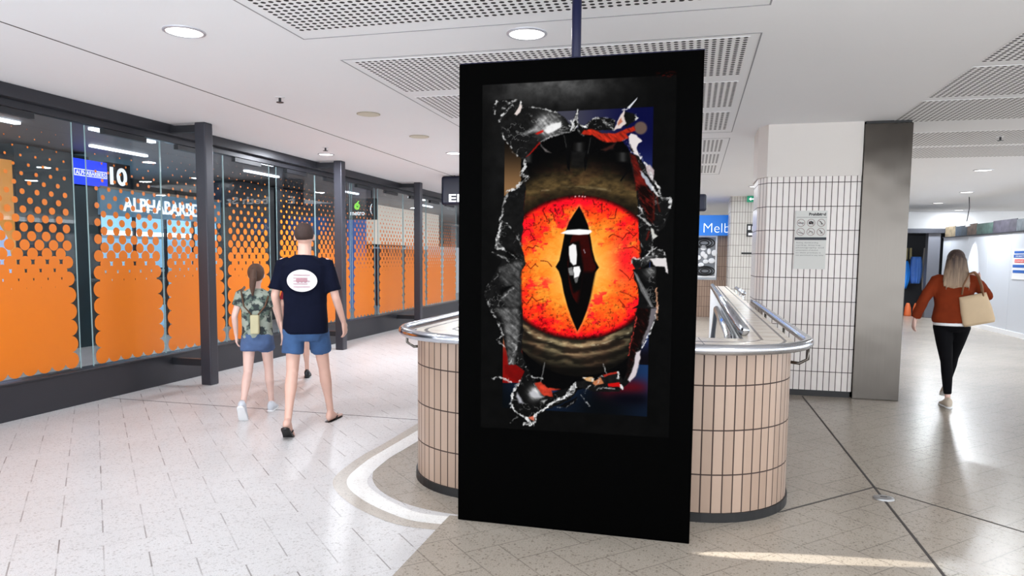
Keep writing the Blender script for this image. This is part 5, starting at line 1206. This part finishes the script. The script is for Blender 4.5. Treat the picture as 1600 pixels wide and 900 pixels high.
# --- woman with the tote bag
wom = empty('person', (2.67, 8.36, 0), 'woman with long hair in a rust jacket and black leggings walking away', 'person', rz=math.radians(-8))
s = .91
Wj = dict(hipL=(-.085, 0, .86), hipR=(.085, 0, .86), knL=(-.035, -.03, .49), anL=(-.01, -.085, .085), knR=(.06, .19, .52), anR=(.015, .19, .20),
          shL=(-.165, 0, 1.345), shR=(.165, 0, 1.345), elL=(-.285, -.05, 1.12), wrL=(-.345, .0, .915), elR=(.31, .02, 1.19), wrR=(.235, .17, 1.33))
b = MB(); torso(b, [(.80, 0, 0, .10, .08, 0), (.87, 0, 0, .165, .12, 0), (.98, 0, 0, .125, .09, 0), (1.1, 0, 0, .125, .09, 0), (1.24, 0, 0, .15, .10, 0), (1.34, 0, -.004, .145, .085, 0), (1.39, 0, -.006, .07, .055, 0)])
b.limb([(0, -.01, 1.37), (0, 0, 1.44), (0, .006, 1.49)], [.048, .044, .046]); P = head(b, (0, .012, 1.545), .98, (-.03, 0, -.1))
legs_arms(b, Wj, s, .96)
hand(b, Wj['wrL'], (-.1, .15, -1), (.8, .3, 0), -1, .92, .6); hand(b, Wj['wrR'], (-.35, .2, .9), (-.3, -.9, 0), 1, .92, 1.6)
remesh(b.build('body', SKIN2, wom, smooth=True, world=False), .008, 3); eyes(P, .95, wom)
RU_ = mat('rust_knit', (120, 46, 20), .9, spec=.15, var=.2, vs=12, bump=.2)
b = MB(); torso(b, [(.90, 0, 0, .185, .14, 0), (.96, 0, 0, .19, .14, 0), (1.08, 0, 0, .175, .125, 0), (1.22, 0, 0, .185, .125, 0), (1.32, 0, -.004, .185, .11, 0), (1.385, 0, -.006, .105, .078, 0), (1.42, 0, -.005, .062, .055, 0)])
for S, sx in (('L', -1), ('R', 1)):
    sh, el, wr = Vector(Wj['sh' + S]), Vector(Wj['el' + S]), Vector(Wj['wr' + S]); e = el + (wr - el) * .88
    b.limb([sh + Vector((-sx * .03, 0, .005)), sh, (sh + el) / 2, el], [.062, .064, .058, .054], 14); b.tube([el, (el + e) / 2, e], [.054, .053, .048], 14)
folds(remesh(b.build('jacket', RU_, wom, smooth=True, world=False), .010, 6), .026)
b = MB(); torso(b, [(.865, 0, 0, .178, .134, 0), (.93, 0, 0, .170, .128, 0)]); remesh(b.build('white_shirt_hem', M['white'], wom, smooth=True, world=False), .010, 3)
b = MB(); torso(b, [(.80, 0, 0, .10, .085, 0), (.86, 0, 0, .172, .13, 0), (.94, 0, 0, .150, .11, 0)])
for S in 'LR':
    h, k, a = (Vector(Wj[q + S]) for q in ('hip', 'kn', 'an')); e = k + (a - k) * .86
    b.limb([h, (h + k) / 2, k], [.092, .078, .058], 16); b.tube([k, k + (e - k) * .35 + Vector((0, -.012, 0)), e], [.057, .055, .038], 14)
remesh(b.build('leggings', mat('black_leggings', (8, 8, 12), .9, spec=.15), wom, smooth=True, world=False), .009, 5)
HM = mat('ash_brown_hair', (104, 84, 72), .65); t = NT(HM); z = t.xyz(t.obj())[2]
nn = t.noise(t.comb(t.m('MULTIPLY', t.xyz(t.obj())[0], 60.), t.m('MULTIPLY', t.xyz(t.obj())[1], 60.), t.m('MULTIPLY', z, 3.)), 1., 3)
t.set(t.b.inputs['Base Color'], t.mix(t.m('MULTIPLY', t.m('ADD', t.map(z, 1.58, 1.3), t.map(nn, .3, .7, -.25, .25)), .9, clamp=True), sg((58, 42, 38)), sg((164, 140, 116))))
b = MB(); c = Vector((0, .006, 1.562)); b.ell(c + Vector((0, -.012, .012)), (.085, .102, .098))
b.loft([ell_ring(c + Vector((0, y_, z_)), rx, ry) for z_, y_, rx, ry in ((.06, -.03, .06, .07), (.0, -.045, .092, .075), (-.08, -.06, .105, .06), (-.15, -.085, .118, .045), (-.22, -.10, .122, .035), (-.27, -.105, .105, .028), (-.30, -.105, .06, .02))])
for k in range(11): x = -.11 + k * .022; b.limb([c + Vector((x * .9, -.10, -.18)), c + Vector((x, -.122, -.24)), c + Vector((x * 1.05, -.12, -.30 - .03 * math.sin(k * 2.1)))], [.014, .012, .004], 8)
remesh(b.build('hair', HM, wom, smooth=True, world=False), .008, 3)
CR = mat('cream_suede', (206, 192, 176), .8)
shoe(wom, Wj['anL'], (-.12, 1, 0), (0, 0, -1), .86, CR, M['white']); shoe(wom, Wj['anR'], (0, .9, -.35), (0, -.35, -.9), .86, CR, M['white'])
tote = empty('tote_bag', (2.67, 8.36, 0), 'large beige tote bag hanging from the right shoulder of the woman', 'bag', rz=math.radians(-8))
TB = mat('beige_canvas', (202, 178, 146), .75, var=.1, vs=8)
R = Matrix.Rotation(math.radians(-14), 4, 'Y'); b = MB()
rg_ = []
for z_, hw, th in ((0, .135, .035), (.03, .145, .052), (.15, .140, .055), (.27, .125, .045), (.31, .122, .028)):
    rg_.append([R @ p for p in ell_ring((0, 0, z_), hw, th, 28, 3.2)])
b.loft(rg_); o = b.build('bag_body', TB, tote, smooth=True, world=False); o.data.transform(Matrix.Translation((.22, -.13, .90)))
b = MB(); 
for dy in (-.03, .03): b.tube([(.22 + .31 * math.sin(math.radians(-14)) + a_, -.13 + dy, .90 + .30 + h_) for a_, h_ in ((-.10, 0), (-.09, .10), (-.045, .215), (.0, .235), (.04, .19), (.075, .09), (.09, -.02))], .009, 8)
b.build('handles', mat('tan_leather', (120, 84, 56), .6), tote, smooth=True, world=False)
